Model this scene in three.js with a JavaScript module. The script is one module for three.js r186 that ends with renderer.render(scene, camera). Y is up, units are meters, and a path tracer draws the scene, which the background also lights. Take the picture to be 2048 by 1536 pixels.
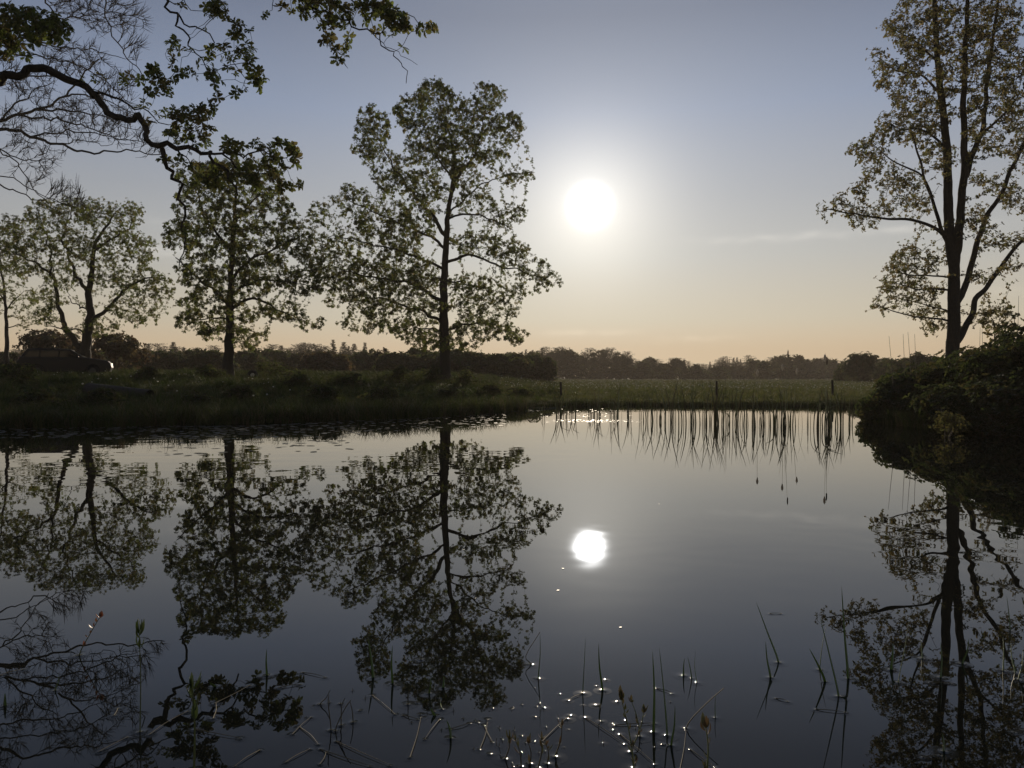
import * as THREE from 'three';
import { mergeGeometries } from 'three/addons/utils/BufferGeometryUtils.js';
import { createNoise2D, createNoise3D } from 'simplex-noise';

// ---------------------------------------------------------------- camera, sky, sun, exposure
const scene = new THREE.Scene();
const F = 1607, EYE = 1.2, PITCH = -Math.atan(14 / F);            // lens and height read from the photograph
const camera = new THREE.PerspectiveCamera(2 * Math.atan(768 / F) * 180 / Math.PI, 4 / 3, 0.05, 3000);
camera.position.set(0, EYE, 0);
camera.rotation.x = PITCH;
scene.add(camera);
const renderer = new THREE.WebGLRenderer({ antialias: true });
renderer.setSize(1024, 768);
renderer.toneMapping = THREE.LinearToneMapping;
renderer.toneMappingExposure = 1.0;
renderer.shadowMap.enabled = true;

const V = (x, y, z) => new THREE.Vector3(x, y, z);
// a place seen at a pixel of the photograph (2048 x 1536), the given number of metres ahead
const cosP = Math.cos(PITCH), sinP = Math.sin(PITCH);
function at(px, py, depth) {
  const x = (px - 1024) / F, y = (768 - py) / F;
  const dy = y * cosP + sinP, dz = -cosP + y * sinP, k = depth / -dz;
  return V(x * k, EYE + dy * k, dz * k);
}
const sunDir = at(1180, 412, 1).sub(V(0, EYE, 0)).normalize();

const noise2 = createNoise2D(rngOf(11)), noise3 = createNoise3D(rngOf(12));
function rngOf(seed) { let s = seed * 7919 + 17; return () => { s = (s + 0x6d2b79f5) | 0; let t = Math.imul(s ^ (s >>> 15), 1 | s); t = (t + Math.imul(t ^ (t >>> 7), 61 | t)) ^ t; return ((t ^ (t >>> 14)) >>> 0) / 4294967296; }; }
const smooth = (a, b, x) => { const t = Math.min(1, Math.max(0, (x - a) / (b - a))); return t * t * (3 - 2 * t); };
const lerp = (a, b, t) => a + (b - a) * t;

{ // clear evening air: blue overhead, warm along the horizon, a bright aureole round the sun, a few thin streaks of cloud
  const W = 2048, H = 1024, data = new Float32Array(W * H * 4), deg = 180 / Math.PI;
  const sunAz = Math.atan2(sunDir.x, -sunDir.z) * deg;
  const streaks = [ // azimuth, elevation, half length, half height, strength
    [22.5, 9.35, 9, 0.22, 0.16], [5.5, 3.15, 3.2, 0.16, 0.16], [13.2, 2.65, 2.6, 0.13, 0.14], [-25, 8.2, 4.5, 0.5, 0.16], [-14.5, 8.7, 4, 0.35, 0.16], [-20, 10.0, 5, 0.35, 0.08], [38, 5.2, 9, 0.3, 0.07], [-52, 6, 10, 0.5, 0.1], [70, 8, 12, 0.4, 0.1], [-110, 9, 14, 0.6, 0.1], [150, 7, 12, 0.5, 0.1],
  ];
  for (let r = 0; r < H; r++) {
    const el = ((r + 0.5) / H - 0.5) * Math.PI, e = Math.max(0, el * deg), y = Math.sin(el), c = Math.cos(el);
    const stops = [[0, 0.72, 0.53, 0.32], [2, 0.69, 0.53, 0.345], [4, 0.59, 0.53, 0.41], [8.3, 0.45, 0.457, 0.445], [12.4, 0.34, 0.368, 0.415], [18, 0.226, 0.285, 0.41], [24, 0.135, 0.175, 0.27], [45, 0.085, 0.125, 0.215], [90, 0.06, 0.095, 0.17]];
    let si = 0; while (si < stops.length - 2 && e > stops[si + 1][0]) si++;
    const sf = Math.min(1, (e - stops[si][0]) / (stops[si + 1][0] - stops[si][0])), air = [1, 2, 3].map((q) => lerp(stops[si][q], stops[si + 1][q], sf));
    for (let k = 0; k < W; k++) {
      const a = ((k + 0.5) / W - 0.5) * 2 * Math.PI, x = Math.cos(a) * c, z = Math.sin(a) * c;
      const th = Math.acos(Math.min(1, x * sunDir.x + y * sunDir.y + z * sunDir.z)) * deg;
      const wide = 0.26 * Math.exp(-th / 15), mid = 0.34 * Math.exp(-Math.pow(th / 4.8, 2)) + 0.13 * Math.exp(-th / 6), core = 45 * Math.exp(-Math.pow(th / 0.6, 2)) + 9 * Math.exp(-Math.pow(th / 0.78, 2)) + 0.4 * Math.exp(-th / 1.2);
      const az = Math.atan2(x, -z) * deg;
      let cloud = 0;
      if (e > 1 && e < 14) for (const [ca, ce, la, he, s] of streaks) {
        let da = az - ca; if (da > 180) da -= 360; if (da < -180) da += 360;
        if (Math.abs(da) > la * 2) continue;
        const wob = ce + 0.35 * he * noise2(az * 0.25 + ca, 3.1);
        const n = 0.55 + 0.45 * noise2(az * 0.55, e * 5 + ca);
        cloud += s * n * Math.exp(-Math.pow((e - wob) / he, 2)) * Math.exp(-Math.pow(da / la, 4));
      }
      const sunSide = 0.5 + 0.5 * Math.exp(-Math.pow(th / 75, 2)), i = (r * W + k) * 4, au = [1, 0.92, 0.76];
      for (let q = 0; q < 3; q++) data[i + q] = air[q] * sunSide + au[q] * (wide + mid) + core + cloud * [1, 0.9, 0.76][q];
      data[i + 3] = 1;
    }
  }
  const t = new THREE.DataTexture(data, W, H, THREE.RGBAFormat, THREE.FloatType);
  t.mapping = THREE.EquirectangularReflectionMapping; t.magFilter = THREE.LinearFilter; t.needsUpdate = true;
  scene.background = t; scene.environment = t;
}
const sun = new THREE.DirectionalLight(new THREE.Color(1, 0.84, 0.64), 4.4);
sun.position.copy(sunDir).multiplyScalar(200);
sun.castShadow = true;
Object.assign(sun.shadow.camera, { left: -80, right: 80, top: 60, bottom: -60, near: 1, far: 500 });
sun.shadow.mapSize.set(4096, 4096);
scene.add(sun, sun.target);
scene.fog = new THREE.FogExp2(0xfff0dc, 0.0006);

// ---------------------------------------------------------------- helpers
const taken = {};
function numbered(n) { const k = taken[n] = (taken[n] ?? -1) + 1; return k ? `${n}_${String(k).padStart(3, '0')}` : n; }
function tag(o, label, category, group, kind) { o.userData = { label, category }; if (group) o.userData.group = group; if (kind) o.userData.kind = kind; return o; }
function thing(name, label, category, pos, group) { const o = new THREE.Group(); o.name = numbered(name); o.position.copy(pos); scene.add(o); return tag(o, label, category, group); }
function part(parent, name, geo, mat) { const m = new THREE.Mesh(geo, mat); m.name = name; m.castShadow = m.receiveShadow = true; parent.add(m); return m; }
const std = (r, g, b, o = {}) => { const m = new THREE.MeshStandardMaterial({ roughness: 0.9, ...o }); m.color.setRGB(r, g, b); return m; };
const phys = (r, g, b, o = {}) => { const m = new THREE.MeshPhysicalMaterial({ roughness: 0.9, ...o }); m.color.setRGB(r, g, b); return m; };
function floatTexture(size, fn, srgb) {
  const d = new Float32Array(size * size * 4);
  for (let y = 0; y < size; y++) for (let x = 0; x < size; x++) { const v = fn(x / size, y / size), i = (y * size + x) * 4; d[i] = v[0]; d[i + 1] = v[1]; d[i + 2] = v[2]; d[i + 3] = 1; }
  const t = new THREE.DataTexture(d, size, size, THREE.RGBAFormat, THREE.FloatType);
  t.wrapS = t.wrapT = THREE.RepeatWrapping; t.magFilter = THREE.LinearFilter; t.needsUpdate = true; return t;
}
const loop3 = (u, v, f, seed) => { // noise that tiles over 0..1
  const a = u * Math.PI * 2, b = v * Math.PI * 2, r = f / (2 * Math.PI);
  return 0.5 * noise3(Math.cos(a) * r + seed, Math.sin(a) * r, Math.cos(b) * r) + 0.5 * noise3(Math.cos(b) * r + seed, Math.sin(b) * r + 9, Math.sin(a) * r);
};
function geoOf(pos, idx, normal, uv) {
  const g = new THREE.BufferGeometry();
  g.setAttribute('position', new THREE.Float32BufferAttribute(pos, 3));
  if (uv) g.setAttribute('uv', new THREE.Float32BufferAttribute(uv, 2));
  if (idx) g.setIndex(idx);
  if (normal) g.setAttribute('normal', new THREE.Float32BufferAttribute(normal, 3)); else g.computeVertexNormals();
  return g;
}

// ---------------------------------------------------------------- the ground and the pond
const shore = [[0, 0.2], [5, 0.1], [9, -3], [10.6, -9], [10.4, -15.5], [9.8, -19], [10.1, -22], [12.2, -26.5], [14.2, -30.5], [13.6, -32.5], [8, -33.4], [3.5, -33.6], [1.2, -31.8], [-0.6, -27], [-2.6, -23.8], [-5.4, -21.6], [-8.6, -20], [-12, -18.6], [-16, -16], [-17, -10], [-13, -3], [-6, 0.1]];
const shoreLine = new THREE.CatmullRomCurve3(shore.map(([x, z]) => V(x, 0, z)), true, 'centripetal').getPoints(180).map((p) => [p.x, p.z]);
function shoreDistance(x, z) { // metres outside the pond (negative inside)
  let best = 1e9, inside = false;
  for (let i = 0, j = shoreLine.length - 1; i < shoreLine.length; j = i++) {
    const [ax, az] = shoreLine[i], [bx, bz] = shoreLine[j], ex = bx - ax, ez = bz - az, l = ex * ex + ez * ez || 1e-9;
    const t = Math.min(1, Math.max(0, ((x - ax) * ex + (z - az) * ez) / l)), dx = x - ax - t * ex, dz = z - az - t * ez;
    best = Math.min(best, dx * dx + dz * dz);
    if ((az > z) !== (bz > z) && x < ((bx - ax) * (z - az)) / (bz - az) + ax) inside = !inside;
  }
  return (inside ? -1 : 1) * Math.sqrt(best);
}
function groundAt(x, z) {
  const d0 = shoreDistance(x, z), d = d0 + (d0 > -3 ? 0.35 * noise2(x * 0.5, z * 0.5) + 0.12 * noise2(x * 2.1, z * 2.1) : 0);
  if (d < 0) return Math.max(-0.9, d * 0.28);
  const left = smooth(2, -9, x + (z + 30) * 0.08) * smooth(-6, -14, z), right = smooth(8.5, 11.5, x) * smooth(-34, -27, z), near = smooth(-14, -4, z);
  const hl = 0.10 * smooth(0, 1, d) + 0.85 * smooth(0, 17, d) + 0.45 * smooth(12, 34, d), hr = 0.25 * smooth(0, 1.2, d) + 1.25 * smooth(0.5, 8, d), hm = 0.05 * smooth(0, 1, d) + 0.24 * smooth(0, 14, d) + 0.15 * smooth(20, 90, d), hn = 0.28 * smooth(0, 2.5, d);
  let h = lerp(lerp(hm, hl, left), hr, right);
  h = lerp(h, Math.max(hn, 0.3 * h), near * (1 - right));
  return h + (0.05 * noise2(x * 0.23, z * 0.23) + 0.03 * noise2(x * 0.9, z * 0.9)) * smooth(0, 3, d);
}
const soilMap = floatTexture(512, (u, v) => {
  const n = 0.5 + 0.5 * loop3(u, v, 10, 1), m = 0.5 + 0.5 * loop3(u, v, 46, 5), k = 0.5 + 0.5 * loop3(u, v, 110, 8), s = 0.55 + 0.5 * n * 0.6 + 0.5 * m * 0.5 + 0.3 * k;
  return [s * lerp(0.036, 0.058, m), s * lerp(0.046, 0.054, n), s * 0.018];
});
{
  const N = 240, warp = (t, c, a, b) => c + a * t + b * t * t * t * Math.abs(t), pos = [], idx = [], uv = [];
  for (let j = 0; j <= N; j++) for (let i = 0; i <= N; i++) {
    const x = warp((i / N) * 2 - 1, 0, 42, 620), z = warp((j / N) * 2 - 1, -22, 40, 620);
    pos.push(x, groundAt(x, z), z); uv.push(x / 6, z / 6);
  }
  for (let j = 0; j < N; j++) for (let i = 0; i < N; i++) { const a = j * (N + 1) + i, b = a + 1, c = a + N + 1, d = c + 1; idx.push(a, c, b, b, c, d); }
  const m = std(1, 1, 1, { map: soilMap, roughness: 1 });
  const ground = part(scene, 'ground', geoOf(pos, idx, null, uv), m);
  tag(ground, 'grassy ground of the banks and the meadow round the pond', 'ground', null, 'structure');
}
{
  const ripples = floatTexture(1024, (u, v) => {
    const far = 0.16 + 0.84 * smooth(0.1, 0.6, loop3(u, v, 3, 20) + 0.25);
    const h = 0.5 + far * (0.2 * loop3(u, v * 1, 26, 2) + 0.09 * loop3(u, v, 70, 4)) + 0.12 * loop3(u, v, 7, 6);
    return [h, h, h];
  });
  const shape = new THREE.Shape(shoreLine.map(([x, z]) => new THREE.Vector2(x * 1.0 + Math.sign(x + 1) * 1.6, -(z + (z < -16 ? -1.6 : 1.2)))));
  const g = new THREE.ShapeGeometry(shape); g.rotateX(-Math.PI / 2);
  const p = g.attributes.position, uv = []; for (let i = 0; i < p.count; i++) uv.push(p.getX(i) / 24, p.getZ(i) / 24);
  g.setAttribute('uv', new THREE.Float32BufferAttribute(uv, 2));
  const water = part(scene, 'water', g, phys(0.006, 0.007, 0.006, { roughness: 0.0, ior: 1.333, bumpMap: ripples, bumpScale: 0.005 }));
  tag(water, 'still dark pond mirroring the evening sky and trees', 'water', null, 'structure');
}

// ---------------------------------------------------------------- leaves
function leafGeometry(n, spread, seed, lobed, len = 0.12) { // a rosette of folded leaves round a twig end, pointing up +y
  const rnd = rngOf(seed), pos = [], half = lobed ? [[0, 0.02], [0.16, 0.09], [0.27, 0.2], [0.36, 0.12], [0.5, 0.29], [0.6, 0.18], [0.74, 0.31], [0.84, 0.2], [0.94, 0.16], [1, 0]] : [[0, 0.02], [0.3, 0.18], [0.65, 0.3], [0.9, 0.17], [1, 0]];
  for (let k = 0; k < n; k++) {
    const a = k * 2.4 + rnd() * 0.8, lift = lerp(0.95, -0.25, rnd()) * spread, L = len * lerp(0.7, 1.15, rnd()), roll = (rnd() - 0.5) * 1.2;
    const m = new THREE.Matrix4().makeRotationY(a).multiply(new THREE.Matrix4().makeRotationZ(lift)).multiply(new THREE.Matrix4().makeRotationX(roll));
    const P = (t, w) => V(t * L + 0.012, Math.abs(w) * L * 0.45 - t * t * L * 0.3, w * L).applyMatrix4(m);
    for (let i = 0; i < half.length - 1; i++) {
      const [t0, w0] = half[i], [t1, w1] = half[i + 1];
      for (const s of [-1, 1]) {
        const A = P(t0, 0), B = P(t0, s * w0), C = P(t1, s * w1), D = P(t1, 0);
        for (const q of s > 0 ? [A, B, C, A, C, D] : [A, C, B, A, D, C]) pos.push(q.x, q.y, q.z);
      }
    }
  }
  return geoOf(pos);
}
const nearRosette = leafGeometry(8, 1, 3, true, 0.15), farRosette = leafGeometry(7, 1, 4, false, 0.15), smallRosette = leafGeometry(7, 1, 5, false, 0.1), wideRosette = leafGeometry(9, 1.2, 6, false, 0.2);
const leafMat = phys(1, 1, 1, { transmission: 0.6, thickness: 0, roughness: 0.95, ior: 1.4, specularIntensity: 0.5, side: THREE.DoubleSide });
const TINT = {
  oak: [[0.105, 0.125, 0.03], [0.135, 0.138, 0.038], [0.08, 0.1, 0.026], [0.145, 0.125, 0.045], [0.125, 0.155, 0.034]],
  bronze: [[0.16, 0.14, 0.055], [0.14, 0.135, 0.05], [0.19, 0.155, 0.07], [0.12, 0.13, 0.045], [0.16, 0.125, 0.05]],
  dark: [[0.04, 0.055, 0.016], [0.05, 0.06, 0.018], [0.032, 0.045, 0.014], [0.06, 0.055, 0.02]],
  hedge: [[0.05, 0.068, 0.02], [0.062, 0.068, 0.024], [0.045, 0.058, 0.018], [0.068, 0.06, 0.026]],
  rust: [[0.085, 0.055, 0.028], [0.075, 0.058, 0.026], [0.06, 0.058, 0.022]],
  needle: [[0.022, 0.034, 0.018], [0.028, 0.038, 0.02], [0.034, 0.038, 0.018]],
  green: [[0.07, 0.12, 0.02], [0.09, 0.13, 0.024]],
};
const up = V(0, 1, 0);
function instanced(parent, name, geo, mat, items, tints, rnd) { // items: [position, direction, scale]
  const im = new THREE.InstancedMesh(geo, mat, items.length), m = new THREE.Matrix4(), q = new THREE.Quaternion(), r = new THREE.Quaternion(), c = new THREE.Color();
  items.forEach(([p, d, s], i) => {
    q.setFromUnitVectors(up, d).multiply(r.setFromAxisAngle(up, rnd() * 6.28));
    im.setMatrixAt(i, m.compose(p, q, typeof s === 'number' ? V(s, s, s) : s));
    const t = tints[Math.floor(rnd() * tints.length)], k = 0.75 + 0.5 * rnd(); im.setColorAt(i, c.setRGB(t[0] * k, t[1] * k, t[2] * k));
  });
  im.name = name; im.userData.kind = 'stuff'; im.castShadow = im.receiveShadow = true; parent.add(im); return im;
}

// ---------------------------------------------------------------- trees
const barkMap = floatTexture(256, (u, v) => { const n = 0.5 + 0.5 * loop3(u * 1, v, 14, 31), f = 0.5 + 0.5 * noise3(Math.cos(u * 6.283) * 3.5, Math.sin(u * 6.283) * 3.5, v * 6), s = 0.55 + 0.6 * n * 0.6 + 0.5 * f; return [0.052 * s, 0.045 * s, 0.036 * s]; });
const barkMat = std(1, 1, 1, { map: barkMap, bumpMap: floatTexture(256, (u, v) => { const f = Math.abs(noise3(Math.cos(u * 6.283) * 4, Math.sin(u * 6.283) * 4, v * 5)); return [f, f, f]; }), bumpScale: 0.02, roughness: 0.95 });
const twigMat = std(0.045, 0.038, 0.03, { roughness: 0.95 });
function tube(out, pts, rad) { // appends a tapering tube to {pos, nor, idx, uv}
  const n = pts.length; if (n < 2) return;
  const sides = rad[0] > 0.14 ? 11 : rad[0] > 0.06 ? 8 : rad[0] > 0.025 ? 5 : 3, base = out.pos.length / 3, t = V(), s = V(1, 0, 0), b = V();
  let run = 0;
  for (let i = 0; i < n; i++) {
    t.subVectors(pts[Math.min(n - 1, i + 1)], pts[Math.max(0, i - 1)]).normalize();
    if (!i) s.set(Math.abs(t.x) > 0.8 ? 0 : 1, Math.abs(t.x) > 0.8 ? 1 : 0, 0);
    s.addScaledVector(t, -s.dot(t)).normalize(); b.crossVectors(t, s);
    if (i) run += pts[i].distanceTo(pts[i - 1]);
    for (let k = 0; k <= sides; k++) {
      const a = (k / sides) * Math.PI * 2, c = Math.cos(a), d = Math.sin(a), x = s.x * c + b.x * d, y = s.y * c + b.y * d, z = s.z * c + b.z * d;
      const lump = rad[i] > 0.06 ? 1 + 0.05 * noise3(pts[i].x * 5 + x * 1.5, pts[i].y * 5 + y * 1.5, pts[i].z * 5) + 0.05 * noise3(pts[i].x * 1.3 + x, pts[i].y * 1.3 + y, pts[i].z * 1.3 + z) : 1;
      out.pos.push(pts[i].x + x * rad[i] * lump, pts[i].y + y * rad[i] * lump, pts[i].z + z * rad[i] * lump); out.nor.push(x, y, z); out.uv.push((k / sides) * Math.max(1, Math.round(rad[0] * 6)), run * 0.9);
    }
    if (i) for (let k = 0; k < sides; k++) { const p = base + (i - 1) * (sides + 1) + k, q = p + sides + 1; out.idx.push(p, p + 1, q, q, p + 1, q + 1); }
  }
}
const blank = () => ({ pos: [], nor: [], idx: [], uv: [] });
const bake = (o) => geoOf(o.pos, o.idx, o.nor, o.uv);
// A tree: traced trunk and limbs, then twigs that grow towards points strewn through its crown.
// path points are [px, py] of the photograph at depth D (+ dz along the path) or Vector3
function tree(o) {
  const rnd = rngOf(o.seed), D = o.D, P = (p, dz = 0) => (p.isVector3 ? p.clone() : at(p[0], p[1], D + (p[2] ?? 0) + dz));
  const step = o.step ?? 0.26, nodes = [], par = [], own = [], fixed = [];
  const add = (p, parent, limb, r) => { nodes.push(p); par.push(parent); own.push(limb); fixed.push(r); return nodes.length - 1; };
  const gnarl = o.gnarl ?? 0.1;
  [o.trunk, ...o.limbs].forEach((l, li) => {
    let pts = l.p.map((p, i) => P(p, (l.dz ?? 0) * Math.pow(i / (l.p.length - 1), 1.2)));
    let from = -1;
    if (li) { // start at the nearest point already built
      let best = 1e9; nodes.forEach((q, i) => { const d = q.distanceTo(pts[0]); if (d < best) { best = d; from = i; } });
      pts[0] = nodes[from].clone();
    } else { pts[0].y = groundAt(pts[0].x, pts[0].z) - 0.15; }
    const c = new THREE.CatmullRomCurve3(pts, false, 'centripetal'), n = Math.max(2, Math.round(c.getLength() / step)), q = c.getSpacedPoints(n);
    for (let i = li ? 1 : 0; i <= n; i++) {
      const t = i / n, r = lerp(l.r0, l.r1, Math.pow(t, 0.75)) * (li ? 0.82 : 0.92) * (li ? 1 : 1 + 0.55 * Math.exp(-t * n * step / 0.35)), j = gnarl * (li ? 1 : 0.35) * Math.min(1, i / 3) * 0.25;
      const w = i * step * (o.kink ?? 0.9); q[i].x += noise2(w, li * 7.7 + o.seed) * j * 1.4; q[i].y += noise2(w + 40, li * 7.7 + o.seed) * j; q[i].z += noise2(w + 80, li * 7.7 + o.seed) * j * 1.4;
      from = add(q[i], from, li, r);
    }
  });
  const base = nodes[0].clone(); base.y = groundAt(base.x, base.z);
  const stemPx = 1024 + (base.x / -base.z) * F, m2 = (D / F) ** 2;
  let pull = [];
  for (const [bx, by, rx, ry = rx, dens = 1, dz0 = 0] of o.blobs) {
    const count = Math.max(3, Math.round(Math.PI * rx * ry * m2 * o.density * dens)), off = (bx - stemPx) * D / F, R = o.crown ?? 5;
    const rz = Math.max(rx * D / F, Math.sqrt(Math.max(0, R * R - off * off)) * 0.8);
    for (let i = 0; i < count; i++) {
      const a = rnd() * 6.283, r = Math.sqrt(rnd());
      const p = at(bx + Math.cos(a) * r * rx, by + Math.sin(a) * r * ry, D + dz0 + (rnd() + rnd() - 1) * rz), f = 17 / D;
      if (noise3(p.x * f * 1.6, p.y * f * 1.6, p.z * f * 1.6) > -0.34) pull.push(p);
    }
  }
  const fixedCount = nodes.length, near = pull.map((p) => { let b = 1e9, k = -1; for (let i = Math.floor(fixedCount * 0.04); i < fixedCount; i++) { const d = nodes[i].distanceToSquared(p); if (d < b) { b = d; k = i; } } return [k, b]; });
  const kill = (o.kill ?? 1.25) * step, kids = new Map(), tipOf = new Set();
  let live = pull.map((_, i) => i).filter((i) => near[i][1] > kill * kill * 0.3);
  for (let it = 0; it < 90 && live.length; it++) {
    const want = new Map();
    for (const i of live) { const k = near[i][0], v = want.get(k) ?? want.set(k, V(0, 0, 0)).get(k); v.add(V().subVectors(pull[i], nodes[k]).normalize()); }
    const fresh = [];
    for (const [k, v] of want) {
      v.normalize();
      if (par[k] >= 0) { const d = V().subVectors(nodes[k], nodes[par[k]]).normalize(); v.addScaledVector(d, k >= fixedCount ? 0.55 : 0.15); }
      v.x += (rnd() - 0.5) * o.wild; v.y += (rnd() - 0.5) * o.wild + (o.droop ?? 0); v.z += (rnd() - 0.5) * o.wild;
      v.normalize();
      const p = nodes[k].clone().addScaledVector(v, step * lerp(0.75, 1.15, rnd()));
      if ((kids.get(k) ?? []).some((c) => nodes[c].distanceTo(p) < step * 0.35)) continue;
      const c = add(p, k, -1, 0); (kids.get(k) ?? kids.set(k, []).get(k)).push(c); fresh.push(c);
    }
    if (!fresh.length) break;
    const next = [];
    for (const i of live) {
      for (const c of fresh) { const d = nodes[c].distanceToSquared(pull[i]); if (d < near[i][1]) near[i] = [c, d]; }
      if (near[i][1] > kill * kill) next.push(i); else tipOf.add(near[i][0]);
    }
    live = next;
  }
  // thickness from what each branch carries
  const N = nodes.length, area = new Float64Array(N), childs = Array.from({ length: N }, () => []), e = 2.6, tip = o.tip ?? 0.007;
  for (let i = N - 1; i >= 0; i--) { if (!area[i]) area[i] = Math.pow(tip, e); if (par[i] >= 0) { area[par[i]] += area[i] * (o.pipe ?? 0.8); childs[par[i]].push(i); } }
  const rad = nodes.map((_, i) => (fixed[i] ? Math.max(fixed[i], 0.5 * Math.pow(area[i], 1 / e)) : Math.min(Math.pow(area[i], 1 / e), o.most ?? 0.07)));
  const g = thing(o.name, o.label, 'tree', base, o.group);
  for (const p of nodes) p.sub(base);
  const limbs = [o.trunk, ...o.limbs].map(blank), twigs = blank();
  for (let li = 0; li < limbs.length; li++) {
    const ids = []; for (let i = 0; i < fixedCount; i++) if (own[i] === li) ids.push(i);
    const first = par[ids[0]]; const list = first >= 0 ? [first, ...ids] : ids;
    tube(limbs[li], list.map((i) => nodes[i]), list.map((i, k) => (k || first < 0 ? rad[i] : Math.min(rad[i], rad[ids[0]] * 1.15))));
    part(g, li ? 'limb' : 'trunk', bake(limbs[li]), barkMat);
  }
  const done = new Uint8Array(N);
  for (let i = fixedCount; i < N; i++) {
    if (done[i]) continue;
    const list = [par[i]]; let k = i;
    for (;;) { list.push(k); done[k] = 1; const c = childs[k].filter((x) => !done[x]); if (!c.length) break; k = c.reduce((a, b) => (area[a] > area[b] ? a : b)); }
    tube(twigs, list.map((q) => nodes[q]), list.map((q, n) => (n ? rad[q] : Math.min(rad[q], rad[list[1]] * 1.1))));
  }
  if (o.spurs) for (let i = fixedCount; i < N; i++) if (rad[i] < 0.03) for (let s = 0; s < o.spurs; s++) { // fine bare twigs
    const d = V(rnd() - 0.5, rnd() - 0.35, rnd() - 0.5).normalize(), L = step * lerp(0.8, 2.6, rnd()); if (par[i] >= 0) d.addScaledVector(V().subVectors(nodes[i], nodes[par[i]]).normalize(), 1.5).add(V(0.35, 0, 0)).normalize();
    const mid = nodes[i].clone().addScaledVector(d, L * 0.5); mid.y += 0.05 * L; const end = nodes[i].clone().addScaledVector(d, L); end.y += 0.2 * L;
    tube(twigs, [nodes[i], mid, end], [tip * 0.9, tip * 0.7, tip * 0.45]);
  }
  const tw = part(g, 'twigs', bake(twigs), twigMat); tw.userData.kind = 'stuff';
  if (o.leaf) {
    const items = [], L = o.leaf;
    for (let i = fixedCount; i < N; i++) {
      if (rad[i] > (L.below ?? 0.022)) continue;
      const end = !childs[i].length, d = V().subVectors(nodes[i], nodes[par[i]]).normalize();
      const n = end ? L.end ?? 2 : rnd() < (L.along ?? 0.75) ? 1 : 0;
      for (let k = 0; k < n; k++) {
        const q = d.clone().multiplyScalar(end ? 0.8 : 0.3).add(V(rnd() - 0.5, rnd() * 0.9 - 0.1, rnd() - 0.5)).normalize();
        items.push([nodes[i].clone().addScaledVector(q, step * (k ? 0.45 : 0.1) * rnd()).add(V((rnd() - 0.5) * 0.1, (rnd() - 0.5) * 0.1, (rnd() - 0.5) * 0.1)), q, L.size * lerp(0.5, 1.35, rnd())]);
      }
    }
    const side = blank();
    for (let i = fixedCount; i < N; i++) if (rad[i] < (L.below ?? 0.022) && rnd() < (L.side ?? 0.42)) {
      const d = V(rnd() - 0.5, rnd() - 0.3, rnd() - 0.5).normalize().addScaledVector(V().subVectors(nodes[i], nodes[par[i]]).normalize(), 0.35).normalize(), len = step * lerp(0.8, 2.0, rnd()), q = nodes[i].clone().addScaledVector(d, len);
      tube(side, [nodes[i], nodes[i].clone().addScaledVector(d, len * 0.5).add(V(0, -0.03 * len, 0)), q], [tip * 0.7, tip * 0.55, tip * 0.35]);
      items.push([q, d.clone().add(V(0, 0.3, 0)).normalize(), L.size * lerp(0.7, 1.2, rnd())]);
      if (rnd() < 0.5) items.push([nodes[i].clone().lerp(q, 0.55), V(d.z, 0.5, -d.x).normalize(), L.size * lerp(0.55, 1, rnd())]);
    }
    if (side.idx.length) part(g, 'spurs', bake(side), twigMat).userData.kind = 'stuff';
    instanced(g, 'crown', L.geo, leafMat, items, L.tint, rnd);
    console.log(o.name, 'nodes', N, 'leaves', items.length);
  } else console.log(o.name, 'nodes', N);
  return g;
}

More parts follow.
